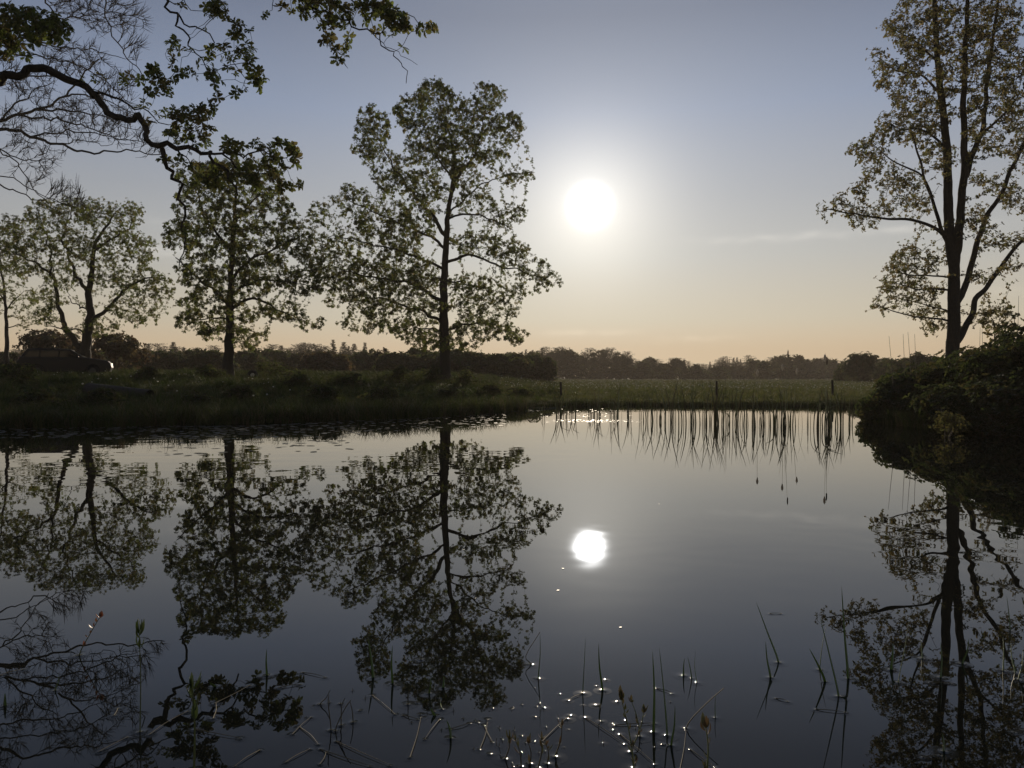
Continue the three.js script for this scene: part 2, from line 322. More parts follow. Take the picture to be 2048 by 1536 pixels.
// the tall oak beside the water, right of the middle of the far bank
tree({ name: 'oak_tree', label: 'tall single-trunked oak standing nearest the sun on the far bank', seed: 21, D: 50, crown: 6.2, kill: 1.0, density: 46, wild: 0.75, gnarl: 0.4, step: 0.21,
  trunk: { p: [[890, 748], [889, 690], [888, 640], [888, 560], [892, 480], [897, 420], [904, 380], [908, 330], [901, 280], [890, 232]], r0: 0.44, r1: 0.05 },
  limbs: [
    { p: [[890, 470], [881, 456], [849, 412], [805, 360], [776, 316], [752, 272]], r0: 0.17, r1: 0.03, dz: 1.2 }, { p: [[904, 382], [920, 350], [937, 327], [952, 301], [963, 257], [975, 215]], r0: 0.15, r1: 0.03, dz: -1 },
    { p: [[897, 438], [915, 432], [952, 430], [1000, 446], [1025, 459]], r0: 0.1, r1: 0.03, dz: -1.5 }, { p: [[891, 525], [910, 518], [937, 509], [995, 530], [1040, 540], [1085, 558]], r0: 0.13, r1: 0.025, dz: 0.6 },
    { p: [[888, 608], [855, 585], [820, 568], [750, 555], [670, 535]], r0: 0.16, r1: 0.03, dz: -1 }, { p: [[888, 645], [862, 632], [840, 622], [770, 598], [695, 602]], r0: 0.14, r1: 0.03, dz: 1.4 },
    { p: [[889, 662], [905, 655], [930, 648], [1000, 652], [1030, 665]], r0: 0.1, r1: 0.025, dz: 0.4 }, { p: [[889, 665], [868, 658], [840, 655], [800, 662]], r0: 0.09, r1: 0.02, dz: -0.8 },
    { p: [[892, 500], [870, 480], [820, 455], [760, 430], [700, 400]], r0: 0.13, r1: 0.03, dz: 0.2 }, { p: [[906, 360], [880, 320], [855, 270], [840, 235]], r0: 0.1, r1: 0.02, dz: 1.5 }, { p: [[898, 425], [935, 390], [975, 362], [1030, 347], [1064, 342]], r0: 0.08, r1: 0.02, dz: 0.8 }, { p: [[890, 560], [925, 565], [960, 575], [1000, 580]], r0: 0.08, r1: 0.02, dz: -2.4 },
    { p: [[890, 540], [850, 520], [790, 500], [710, 480], [640, 470]], r0: 0.12, r1: 0.02, dz: -2.2 },
  ],
  blobs: [[745, 262, 36, 50], [730, 300, 30, 25], [820, 225, 32, 34], [870, 195, 38, 36], [905, 222, 34, 36], [860, 285, 55, 50], [912, 300, 48, 48], [980, 192, 34, 28], [962, 250, 38, 42], [1018, 258, 28, 34], [985, 312, 33, 22], [1030, 352, 42, 16, 0.7], [790, 350, 50, 38], [850, 372, 38, 36], [700, 395, 40, 26], [770, 438, 58, 44], [700, 462, 46, 40], [840, 440, 36, 40], [950, 408, 42, 24, 0.8], [1012, 430, 36, 24, 0.8], [955, 486, 52, 26, 0.9], [1020, 508, 44, 28], [1068, 540, 42, 22], [1105, 566, 24, 14, 0.8], [640, 430, 30, 26], [680, 540, 55, 46], [740, 560, 55, 44], [800, 540, 55, 52], [640, 505, 36, 36], [690, 600, 42, 26], [850, 560, 36, 38], [940, 572, 46, 24, 0.8], [1000, 585, 40, 20, 0.8], [830, 664, 45, 22], [790, 652, 32, 18], [860, 684, 36, 15], [940, 652, 42, 18], [990, 660, 44, 21], [1032, 670, 22, 18], [800, 480, 45, 40], [760, 620, 40, 20, 0.7], [930, 350, 30, 30], [700, 525, 66, 44, 0.6], [720, 645, 46, 24, 0.7], [770, 598, 56, 34, 0.7], [850, 622, 42, 26, 0.7], [935, 608, 48, 24, 0.7], [1000, 622, 44, 18, 0.7], [905, 690, 60, 14, 0.7], [650, 560, 40, 30, 0.8], [1060, 575, 40, 16, 0.6]],
  leaf: { geo: farRosette, size: 0.68, tint: TINT.oak, end: 3, along: 0.85, below: 0.022, side: 0.42 } });
// its neighbour to the left
tree({ name: 'oak_tree', label: 'broad oak left of the tallest one, its lower branches hanging near the ground', seed: 22, D: 45, crown: 4.8, kill: 1.0, density: 50, wild: 0.75, gnarl: 0.4, step: 0.2,
  trunk: { p: [[456, 742], [458, 690], [460, 640], [462, 560], [467, 480], [470, 400], [478, 345]], r0: 0.36, r1: 0.05 },
  limbs: [{ p: [[461, 612], [420, 575], [390, 552], [355, 515]], r0: 0.13, r1: 0.03, dz: -0.8 }, { p: [[461, 618], [510, 598], [570, 625], [625, 648]], r0: 0.13, r1: 0.025, dz: 0.8 }, { p: [[463, 560], [500, 522], [560, 492], [610, 468]], r0: 0.13, r1: 0.03, dz: 1 }, { p: [[466, 505], [430, 460], [400, 412], [385, 365]], r0: 0.12, r1: 0.03, dz: 0.5 }, { p: [[468, 450], [500, 410], [530, 370]], r0: 0.1, r1: 0.02, dz: -0.7 }, { p: [[460, 640], [435, 635], [400, 640], [370, 650]], r0: 0.08, r1: 0.02, dz: 0.9 }, { p: [[462, 590], [520, 560], [590, 565], [635, 580]], r0: 0.11, r1: 0.02, dz: -1.2 }, { p: [[459, 662], [490, 660], [530, 676]], r0: 0.07, r1: 0.02, dz: -0.5 }],
  blobs: [[390, 355, 38, 30], [450, 350, 55, 34], [520, 362, 50, 36], [400, 412, 56, 40], [480, 420, 55, 46], [548, 425, 42, 36], [365, 468, 42, 36], [440, 490, 55, 46], [520, 490, 55, 46], [588, 475, 42, 40], [625, 505, 30, 38], [388, 545, 42, 32], [460, 560, 55, 40], [540, 555, 55, 36], [606, 562, 42, 30], [400, 602, 46, 26], [378, 644, 28, 20], [480, 622, 55, 24, 0.7], [560, 622, 46, 20], [620, 645, 32, 15], [428, 664, 36, 18], [500, 678, 36, 20]],
  leaf: { geo: farRosette, size: 0.68, tint: TINT.oak, end: 3, along: 0.85, below: 0.022, side: 0.42 } });
// the low-forking oak behind the car
tree({ name: 'oak_tree', label: 'low-forking oak with spreading stems behind the parked car', seed: 23, D: 53, crown: 6, kill: 1.0, density: 38, wild: 0.8, gnarl: 0.5, step: 0.22,
  trunk: { p: [[168, 712], [172, 685], [180, 650], [180, 610], [178, 590], [184, 540], [190, 490], [214, 450], [230, 425]], r0: 0.46, r1: 0.05 },
  limbs: [{ p: [[168, 700], [148, 678], [130, 655], [118, 610], [112, 570], [95, 540], [60, 520], [20, 505]], r0: 0.28, r1: 0.04, dz: -1 }, { p: [[179, 592], [160, 560], [138, 522], [128, 480], [136, 440], [145, 415]], r0: 0.18, r1: 0.04, dz: 1.5 }, { p: [[181, 645], [220, 610], [255, 575], [300, 556], [330, 565]], r0: 0.2, r1: 0.035, dz: 0.6 }, { p: [[113, 575], [100, 530], [95, 480], [80, 440]], r0: 0.13, r1: 0.03, dz: 0.5 }, { p: [[190, 500], [225, 480], [260, 450], [270, 425]], r0: 0.11, r1: 0.03, dz: -1.3 }, { p: [[175, 665], [150, 655], [130, 660], [95, 650]], r0: 0.09, r1: 0.03, dz: -2 }, { p: [[181, 620], [150, 610], [135, 585]], r0: 0.08, r1: 0.02, dz: 2 }],
  blobs: [[90, 428, 38, 24], [140, 420, 42, 26], [190, 428, 38, 28], [252, 430, 40, 28], [30, 460, 38, 32], [110, 478, 46, 36], [180, 488, 46, 36], [240, 488, 46, 36], [285, 500, 26, 36], [50, 520, 46, 36], [120, 548, 36, 30, 0.7], [210, 548, 42, 30, 0.8], [280, 562, 46, 30], [320, 575, 30, 26], [240, 610, 36, 24, 0.7], [300, 622, 32, 24, 0.7], [90, 600, 36, 26, 0.7], [92, 636, 28, 20, 0.7], [200, 655, 40, 20, 0.6], [262, 640, 30, 15, 0.6], [0, 500, 40, 40]],
  leaf: { geo: farRosette, size: 0.62, tint: TINT.oak, end: 2, along: 0.85, below: 0.022, side: 0.6 } });
tree({ name: 'young_tree', label: 'slender thin-trunked tree at the left edge, left of the parked car', seed: 24, D: 60, crown: 4, density: 20, wild: 0.8, gnarl: 0.4, step: 0.26,
  trunk: { p: [[12, 706], [13, 660], [11, 610], [6, 560], [0, 520], [-8, 470]], r0: 0.22, r1: 0.04 },
  limbs: [{ p: [[12, 622], [30, 600], [50, 585]], r0: 0.08, r1: 0.02, dz: 0.5 }, { p: [[12, 655], [35, 652], [60, 655]], r0: 0.06, r1: 0.02, dz: -0.5 }, { p: [[8, 600], [-15, 570], [-40, 550]], r0: 0.08, r1: 0.02 }],
  blobs: [[10, 560, 46, 36], [42, 590, 40, 30], [52, 640, 30, 20, 0.7], [-20, 520, 46, 46], [-40, 590, 46, 40], [0, 470, 40, 30]],
  leaf: { geo: farRosette, size: 0.62, tint: TINT.oak, end: 2, along: 0.85, below: 0.022, side: 0.6 } });
// the many-stemmed oak on the right bank
tree({ name: 'oak_tree', label: 'many-stemmed oak with bronze young leaves above the right bank', seed: 25, D: 26, crown: 3.2, kill: 1.05, density: 100, wild: 0.85, gnarl: 0.12, step: 0.13,
  trunk: { p: [[1903, 712], [1906, 680], [1908, 600], [1908, 540], [1900, 480], [1896, 400], [1894, 300], [1887, 234], [1878, 156], [1872, 62], [1868, -40], [1870, -150]], r0: 0.27, r1: 0.05 },
  limbs: [
    { p: [[1908, 535], [1916, 480], [1927, 359], [1928, 219], [1931, 125], [1933, 0], [1936, -130]], r0: 0.19, r1: 0.05, dz: -0.5 }, { p: [[1926, 365], [1947, 303], [1966, 262], [1975, 156], [1987, 62], [2002, -60]], r0: 0.13, r1: 0.04, dz: 0.4 },
    { p: [[1906, 690], [1925, 667], [1944, 625], [1952, 598], [1975, 575], [1997, 541], [2018, 508], [2052, 478], [2100, 440]], r0: 0.15, r1: 0.05, dz: 0.5 }, { p: [[1908, 610], [1923, 588], [1937, 559], [1947, 512], [1964, 455], [1976, 430], [2003, 384], [2025, 337], [2052, 278], [2080, 220]], r0: 0.14, r1: 0.05, dz: -0.4 },
    { p: [[1903, 505], [1885, 465], [1872, 415], [1850, 359], [1833, 300], [1824, 270]], r0: 0.1, r1: 0.03, dz: 0.6 }, { p: [[1897, 478], [1880, 464], [1850, 446], [1812, 439], [1750, 436], [1703, 426], [1655, 419]], r0: 0.085, r1: 0.02, dz: -0.4 },
    { p: [[1906, 642], [1887, 640], [1837, 634], [1787, 622], [1752, 609]], r0: 0.05, r1: 0.015, dz: -0.4 }, { p: [[1906, 625], [1888, 619], [1850, 608], [1822, 603]], r0: 0.04, r1: 0.015, dz: 0.4 }, { p: [[1906, 582], [1890, 579], [1840, 578], [1778, 565]], r0: 0.05, r1: 0.015, dz: 0.2 }, { p: [[1905, 556], [1885, 552], [1815, 550], [1782, 536]], r0: 0.045, r1: 0.015, dz: -0.6 },
    { p: [[1946, 622], [1975, 625], [2010, 612]], r0: 0.04, r1: 0.012, dz: -0.3 }, { p: [[1868, 405], [1840, 345], [1800, 330], [1760, 300], [1735, 285]], r0: 0.06, r1: 0.015, dz: 0.8 }, { p: [[1893, 300], [1850, 262], [1800, 258], [1770, 245]], r0: 0.06, r1: 0.015, dz: -0.9 }, { p: [[1882, 190], [1840, 150], [1795, 140], [1755, 115]], r0: 0.06, r1: 0.015, dz: 0.3 }, { p: [[1876, 120], [1840, 90], [1800, 65], [1775, 45]], r0: 0.05, r1: 0.015, dz: -0.4 }, { p: [[1965, 270], [2000, 235], [2040, 190]], r0: 0.07, r1: 0.02, dz: -0.7 },
  ],
  blobs: [[1840, 12, 38, 30], [1790, 60, 27, 26], [1840, 85, 44, 42], [1757, 112, 17, 12], [1800, 150, 44, 34], [1762, 166, 20, 10], [1830, 206, 48, 28], [1800, 254, 48, 32], [1852, 272, 28, 34], [1740, 300, 42, 32], [1770, 350, 46, 22, 0.8], [1800, 376, 44, 18, 0.8], [1718, 378, 24, 14], [1690, 414, 42, 19], [1742, 420, 42, 15], [1654, 423, 17, 13], [1722, 452, 28, 10], [1832, 410, 36, 20, 0.7], [1830, 520, 46, 26], [1792, 538, 26, 11], [1780, 574, 24, 12], [1832, 584, 46, 22], [1772, 614, 28, 10], [1850, 628, 34, 11], [1866, 662, 20, 9], [1960, 445, 34, 30, 0.6], [2010, 482, 34, 20, 0.6], [1990, 40, 58, 48], [1950, 100, 48, 46], [2020, 120, 40, 48], [1985, 190, 48, 46], [2035, 230, 38, 38], [1900, 60, 42, 56], [1900, 150, 34, 44], [2010, 292, 42, 22, 0.8], [1985, 370, 42, 20, 0.7], [2030, 402, 34, 26, 0.7], [1880, 230, 30, 30, 0.7], [2022, 535, 28, 11], [1962, 560, 22, 14, 0.7], [2000, 622, 40, 15, 0.8], [1980, 642, 28, 14, 0.8], [1850, -60, 60, 46], [1930, -60, 66, 56], [2000, -60, 60, 56], [1920, -150, 66, 56], [2090, 300, 46, 70], [2090, 150, 46, 76], [2082, 450, 36, 36], [1880, 330, 30, 40, 0.5], [1945, 250, 26, 50, 0.6]],
  leaf: { geo: smallRosette, size: 0.6, tint: TINT.bronze, end: 3, along: 0.85, below: 0.016, side: 0.6 } });
// the oak that reaches in from beyond the left edge
{
  const X = -15.2, Z = -17.5;
  tree({ name: 'overhanging_oak', label: 'old oak reaching in from the left edge with a crooked thick bough', seed: 26, D: 17, crown: 1.3, density: 115, wild: 0.9, gnarl: 0.34, kink: 2.2, step: 0.11, tip: 0.006, kill: 1.2,
    trunk: { p: [V(X, 0, Z), V(X + 0.1, 2, Z), V(X - 0.1, 4.5, Z), V(X + 0.2, 7, Z), V(X + 0.4, 9.5, Z), V(X + 0.3, 12, Z), V(X, 15, Z)], r0: 0.55, r1: 0.16 },
    limbs: [
      { p: [[-410, 240], [-250, 205], [-100, 178], [-30, 168], [0, 160], [36, 150], [68, 132], [100, 148], [140, 165], [178, 180], [200, 196], [217, 224], [240, 236], [275, 231], [294, 250], [306, 284], [325, 312]], r0: 0.18, r1: 0.065 }, { p: [[325, 312], [340, 345], [360, 370], [367, 430], [371, 480], [368, 530]], r0: 0.06, r1: 0.012 },
      { p: [[308, 287], [325, 292], [360, 295], [412, 303], [440, 325], [456, 346], [472, 385]], r0: 0.085, r1: 0.02, dz: -0.4 }, { p: [[425, 308], [470, 312], [520, 304], [565, 312], [600, 300]], r0: 0.035, r1: 0.01, dz: -0.3 }, { p: [[440, 325], [490, 345], [540, 350], [580, 368]], r0: 0.03, r1: 0.01, dz: 0.2 }, { p: [[186, 186], [215, 195], [255, 207], [300, 226], [332, 252]], r0: 0.04, r1: 0.012, dz: 0.5 }, { p: [[355, 296], [370, 318], [385, 330]], r0: 0.03, r1: 0.01, dz: 0.2 },
      { p: [[-395, -330], [-150, -250], [100, -160], [250, -70], [322, -8], [345, 31], [362, 58], [379, 79], [386, 103], [403, 126], [414, 166]], r0: 0.15, r1: 0.008, dz: -1 }, { p: [[365, 58], [380, 54], [397, 50], [420, 79], [444, 109], [472, 144], [502, 179]], r0: 0.028, r1: 0.008, dz: 0 }, { p: [[322, -6], [340, 2], [369, 7], [396, 20], [412, 34]], r0: 0.022, r1: 0.008 }, { p: [[386, 100], [372, 112], [362, 138]], r0: 0.014, r1: 0.007 },
      { p: [[100, -158], [300, -140], [450, -90], [560, -30], [620, 10], [680, 42], [740, 62], [790, 112], [822, 164]], r0: 0.1, r1: 0.008, dz: -0.6 }, { p: [[560, -32], [640, -25], [720, 2], [800, 26], [872, 60]], r0: 0.035, r1: 0.008 }, { p: [[622, 12], [640, 40], [655, 70], [690, 132]], r0: 0.025, r1: 0.007 }, { p: [[535, -45], [540, 0], [549, 26]], r0: 0.018, r1: 0.008 }, { p: [[775, 95], [800, 112], [826, 126]], r0: 0.012, r1: 0.006 },
      { p: [[-410, 120], [-200, 60], [-60, 60], [40, 55], [110, 66]], r0: 0.09, r1: 0.015, dz: -1.5 },
    ],
    blobs: [[310, 170, 42, 32, 0.75], [380, 250, 52, 40], [425, 197, 12, 30], [490, 295, 42, 20], [562, 310, 42, 30], [430, 352, 50, 22], [520, 348, 46, 24], [577, 370, 20, 12], [350, 225, 30, 20, 0.7], [60, 52, 70, 36, 1.4, -1.5], [112, 72, 36, 16, 1, -1.5], [20, 98, 40, 26, 1.2, -1.5], [185, 150, 14, 11], [238, 150, 24, 12], [-60, 70, 70, 60, 1, -1], [430, 15, 20, 12, 1, -1], [446, 28, 14, 10, 1, -1], [432, 46, 28, 12, 1, -1], [477, 52, 13, 8, 1, -1], [500, 53, 10, 7, 1, -1], [346, 90, 10, 8, 1, -1], [370, 96, 11, 9, 1, -1], [350, 132, 12, 8, 1, -1], [396, 136, 10, 10, 1, -1], [460, 90, 23, 22, 0.9, -1], [482, 106, 20, 14, 0.9, -1], [500, 130, 22, 18, 0.9, -1], [515, 170, 14, 12, 1, -1], [600, 12, 34, 18, 1, -0.5], [650, 28, 40, 26, 1, -0.5], [710, 38, 36, 24, 1, -0.5], [762, 24, 36, 20, 1, -0.5], [802, 46, 30, 16, 1, -0.5], [850, 60, 22, 13, 1, -0.5], [650, 76, 14, 14, 1, -0.5], [690, 122, 9, 11, 1, -0.5], [690, 92, 22, 20, 0.7, -0.5], [740, 90, 22, 12, 0.5, -0.5], [600, -50, 80, 50, 1, -0.5], [400, -70, 60, 50, 1, -0.5], [150, -130, 120, 70, 0.7], [-250, 60, 120, 120, 0.4], [-300, -300, 140, 120, 0.4], [372, 470, 10, 50, 0.4], [345, 330, 18, 18, 0.5]],
    leaf: { geo: nearRosette, size: 0.82, tint: TINT.oak, end: 2, along: 0.32, below: 0.012, side: 0.16 } });
}
// the ash that has not leafed out yet
{
  const X = -40, Z = -45;
  tree({ name: 'bare_ash', label: 'leafless tree whose fine bare branches fan in from the upper left', seed: 27, D: 45, crown: 3, density: 36, wild: 0.5, gnarl: 0.5, step: 0.28, tip: 0.014, spurs: 4, kill: 1.1, most: 0.12, pipe: 1,
    trunk: { p: [V(X, 0, Z), V(X, 4, Z), V(X + 0.4, 9, Z), V(X + 0.3, 15, Z), V(X, 22, Z), V(X - 0.2, 27, Z)], r0: 0.55, r1: 0.1 },
    limbs: [{ p: [[-390, 420], [-250, 340], [-110, 285], [0, 241], [62, 222], [120, 195], [145, 177], [172, 142], [205, 120]], r0: 0.26, r1: 0.04, dz: 0.5 }, { p: [[-110, 286], [-40, 262], [0, 255], [68, 273], [120, 290], [191, 308], [240, 301], [322, 308]], r0: 0.17, r1: 0.03, dz: -0.6 }, { p: [[-380, 60], [-150, -20], [60, -60], [170, -50], [205, -10], [219, 58], [246, 102], [282, 148]], r0: 0.16, r1: 0.03, dz: 0.4 }, { p: [[-250, 200], [-100, 120], [0, 106], [85, 113], [143, 126], [192, 148], [240, 190]], r0: 0.12, r1: 0.025, dz: -1 }, { p: [[-385, 470], [-200, 330], [-60, 285], [0, 300], [34, 328], [68, 376], [90, 402]], r0: 0.14, r1: 0.025, dz: 0.2 }, { p: [[-385, 500], [-200, 400], [-60, 352], [0, 355], [44, 362], [78, 388], [140, 408]], r0: 0.12, r1: 0.02, dz: 1 }, { p: [[0, 300], [50, 320], [110, 318]], r0: 0.06, r1: 0.02, dz: 0 }, { p: [[60, -58], [90, 0], [110, 32], [170, 34], [240, 25]], r0: 0.08, r1: 0.02, dz: -1 }, { p: [[62, 224], [130, 222], [200, 232], [270, 262]], r0: 0.09, r1: 0.02, dz: 1 }, { p: [[0, 242], [30, 210], [60, 190], [110, 160]], r0: 0.09, r1: 0.02, dz: -0.5 }, { p: [[30, 232], [90, 236], [160, 248], [240, 278], [300, 288]], r0: 0.08, r1: 0.02, dz: -1.2 }, { p: [[-60, 150], [20, 150], [90, 152], [170, 172], [250, 205]], r0: 0.1, r1: 0.02, dz: 0.8 }, { p: [[68, 274], [130, 262], [200, 270], [270, 284]], r0: 0.07, r1: 0.02, dz: 1 }, { p: [[120, 290], [160, 284], [220, 292]], r0: 0.05, r1: 0.018, dz: -1 }, { p: [[-40, 80], [40, 78], [110, 92], [180, 100], [250, 118]], r0: 0.1, r1: 0.02, dz: -1.4 }, { p: [[120, 196], [170, 192], [230, 208], [285, 236]], r0: 0.07, r1: 0.018, dz: 0.3 }, { p: [[-40, 365], [20, 380], [60, 396], [110, 402], [165, 418]], r0: 0.07, r1: 0.015, dz: -0.8 }],
    blobs: [[258, 40, 36, 36], [205, 30, 50, 36], [140, 20, 50, 25], [270, 95, 26, 22], [150, 120, 60, 36], [200, 220, 66, 36], [120, 240, 60, 36], [250, 262, 50, 32], [300, 300, 26, 18], [60, 170, 50, 36], [96, 312, 30, 16], [130, 384, 36, 18], [60, 340, 40, 26], [150, 404, 24, 13], [20, 240, 40, 30], [230, 170, 40, 30], [20, 110, 40, 30], [60, 280, 40, 20], [-100, 60, 100, 120, 0.5], [-100, 330, 80, 60, 0.5], [180, 275, 40, 16]] });
}

// ---------------------------------------------------------------- shrubs, undergrowth, far trees
function shrub(name, label, group, pos, w, h, tint, seed, o = {}) {
  const rnd = rngOf(seed), g = thing(name, label, o.category ?? 'shrub', pos, group), items = [], stems = blank();
  const ns = o.stems ?? 6;
  const lobes = []; for (let k = 0; k < (o.lobes ?? 7); k++) { const a = rnd() * 6.28, r = Math.sqrt(rnd()) * w * 0.36; lobes.push([Math.cos(a) * r, h * lerp(0.38, 0.78, rnd()) * (1 - 0.35 * r / w), Math.sin(a) * r, w * lerp(0.16, 0.3, rnd()), h * lerp(0.16, 0.27, rnd())]); }
  lobes.push([0, h * 0.72, 0, w * 0.22, h * 0.28]);
  for (let k = 0; k < ns; k++) { const l = lobes[k % lobes.length]; tube(stems, [V(l[0] * 0.15, -0.05, l[2] * 0.15), V(l[0] * 0.5, l[1] * 0.5, l[2] * 0.45), V(l[0], l[1], l[2]), V(l[0] * 1.1, l[1] + l[4] * 0.8, l[2] * 1.1)], [0.014 * h, 0.011 * h, 0.007 * h, 0.003 * h].map((x) => x * (o.thick ?? 1))); }
  part(g, 'stems', bake(stems), twigMat);
  for (let k = 0; k < (o.count ?? 500); k++) {
    const l = lobes[Math.floor(rnd() * lobes.length)], d = V(rnd() - 0.5, rnd() - 0.5, rnd() - 0.5).normalize(), r = Math.pow(rnd(), 0.4) * (1 + 0.3 * noise3(d.x * 2 + k % 7, d.y * 2, d.z * 2 + seed));
    const p = V(l[0] + d.x * l[3] * r, l[1] + d.y * l[4] * r, l[2] + d.z * l[3] * r); if (p.y < 0.03) continue;
    items.push([p, d.clone().add(V(0, 0.6, 0)).normalize(), (o.leaf ?? 1) * lerp(0.6, 1.3, rnd())]);
  }
  for (let k = 0; k < (o.skirt ?? 0); k++) { const a = rnd() * 6.28, r = Math.sqrt(rnd()) * w * 0.48; items.push([V(Math.cos(a) * r, rnd() * h * 0.45, Math.sin(a) * r), V(rnd() - 0.5, 0.7, rnd() - 0.5).normalize(), (o.leaf ?? 1) * lerp(0.6, 1.3, rnd())]); }
  instanced(g, 'foliage', o.geo ?? smallRosette, leafMat, items, tint, rnd);
  return g;
}
const onGround = (px, D) => { const p = at(px, 754, D); p.y = groundAt(p.x, p.z); return p; };
const heightTo = (py, D, y0) => EYE + ((754 - py) / F) * D - y0;
{ // hedge of bushes far behind the row of oaks
  const rnd = rngOf(71);
  let k = 0;
  for (let px = 6; px < 1090; px += 27 + rnd() * 16) {
    const D = lerp(84, 112, rnd()), p = onGround(px, D), topY = px > 960 ? lerp(700, 716, rnd()) : lerp(694, 718, rnd()), h = Math.max(2.4, heightTo(topY, D, p.y));
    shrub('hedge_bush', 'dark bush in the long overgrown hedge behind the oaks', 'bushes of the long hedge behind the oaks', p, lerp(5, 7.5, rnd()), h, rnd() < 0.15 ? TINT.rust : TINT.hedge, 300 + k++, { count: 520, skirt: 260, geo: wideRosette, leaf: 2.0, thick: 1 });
  }
  for (const [px, py, D, w] of [[95, 652, 75, 8], [215, 655, 70, 6.5], [150, 676, 78, 6]]) { const p = onGround(px, D); shrub('rusty_bush', px < 100 ? 'reddish bush showing above the rear of the car' : px < 160 ? 'low reddish bush behind the trunk above the car' : 'round reddish bush right of the forked trunk above the car bonnet', null, p, w, heightTo(py, D, p.y), TINT.rust, 350 + px, { count: 420, skirt: 100, geo: wideRosette, leaf: 1.5, category: 'bush' }); }
}
for (const [i, [px, D, w, h]] of [[420, 40, 1.6, 0.9], [590, 33, 1.5, 0.8], [700, 38, 1.4, 0.7], [800, 44, 1.8, 1.0], [862, 47, 1.6, 1.1], [935, 46, 2, 1.2], [985, 40, 1.7, 0.8], [1040, 38, 1.5, 0.6], [300, 36, 1.4, 0.7], [206, 24, 1.3, 0.6], [90, 23, 1.5, 0.7], [485, 27, 1.3, 0.6], [640, 27, 1.4, 0.7], [20, 30, 2, 1.0], [380, 24, 1.2, 0.55], [760, 29, 1.5, 0.7], [900, 33, 1.5, 0.7], [550, 46, 2.2, 1.2]].entries()) shrub('weed_clump', 'low clump of leafy weeds on the left bank', 'weed clumps on the left bank', onGround(px, D), w, h, [...TINT.hedge, [0.08, 0.095, 0.024]], 420 + i, { count: 260, skirt: 220, leaf: 0.75, category: 'weeds' });
// conifers: whorls of drooping boughs set with needle sprays
function conifer(h, seed, pine) {
  const rnd = rngOf(seed), wood = blank(), items = [], w = h * (pine ? 0.19 : 0.15);
  tube(wood, [V(0, -0.2, 0), V(0.05 * h * (rnd() - 0.5), h * 0.5, 0), V(0, h * 0.97, 0)], [0.014 * h, 0.009 * h, 0.002 * h]);
  for (let y = h * (pine ? 0.42 : 0.1); y < h * 0.98; y += h * 0.03) {
    const t = y / h, R = pine ? w * Math.sqrt(Math.max(0, 1 - Math.pow((t - 0.68) / 0.33, 2))) * lerp(0.6, 1.2, rnd()) + 0.15 : w * (1.04 - t) * 1.25 * lerp(0.75, 1.1, rnd()) + 0.1;
    for (let k = 0; k < 7; k++) {
      const a = rnd() * 6.28, d = V(Math.cos(a), pine ? 0.35 : -0.15, Math.sin(a)), e = d.clone().multiplyScalar(R).add(V(0, y, 0));
      tube(wood, [V(0, y, 0), e], [0.004 * h, 0.001 * h]);
      for (let s = 0.25; s <= 1.01; s += 0.25) items.push([d.clone().multiplyScalar(R * s).add(V((rnd() - 0.5) * 0.2, y + (rnd() - 0.5) * 0.2, (rnd() - 0.5) * 0.2)), d.clone().add(V(0, 0.5, 0)).normalize(), h * 0.15 * (pine ? 1.15 : 1) * lerp(0.7, 1.2, rnd()) * (1.25 - 0.95 * t)]);
    }
  }
  items.push([V(0, h * 0.93, 0), up, h * 0.09]);
  return { wood: bake(wood), items };
}
const spray = (() => { const rnd = rngOf(8), pos = []; for (let k = 0; k < 26; k++) { const d = V(rnd() - 0.5, rnd() * 0.8 - 0.1, rnd() - 0.5).normalize(), s = V().crossVectors(d, V(rnd(), rnd(), rnd())).normalize().multiplyScalar(0.022), e = d.clone().multiplyScalar(lerp(0.2, 0.36, rnd())); pos.push(s.x, s.y, s.z, -s.x, -s.y, -s.z, e.x, e.y, e.z); } return geoOf(pos); })();
const needleMat = std(1, 1, 1, { roughness: 0.95, side: THREE.DoubleSide });
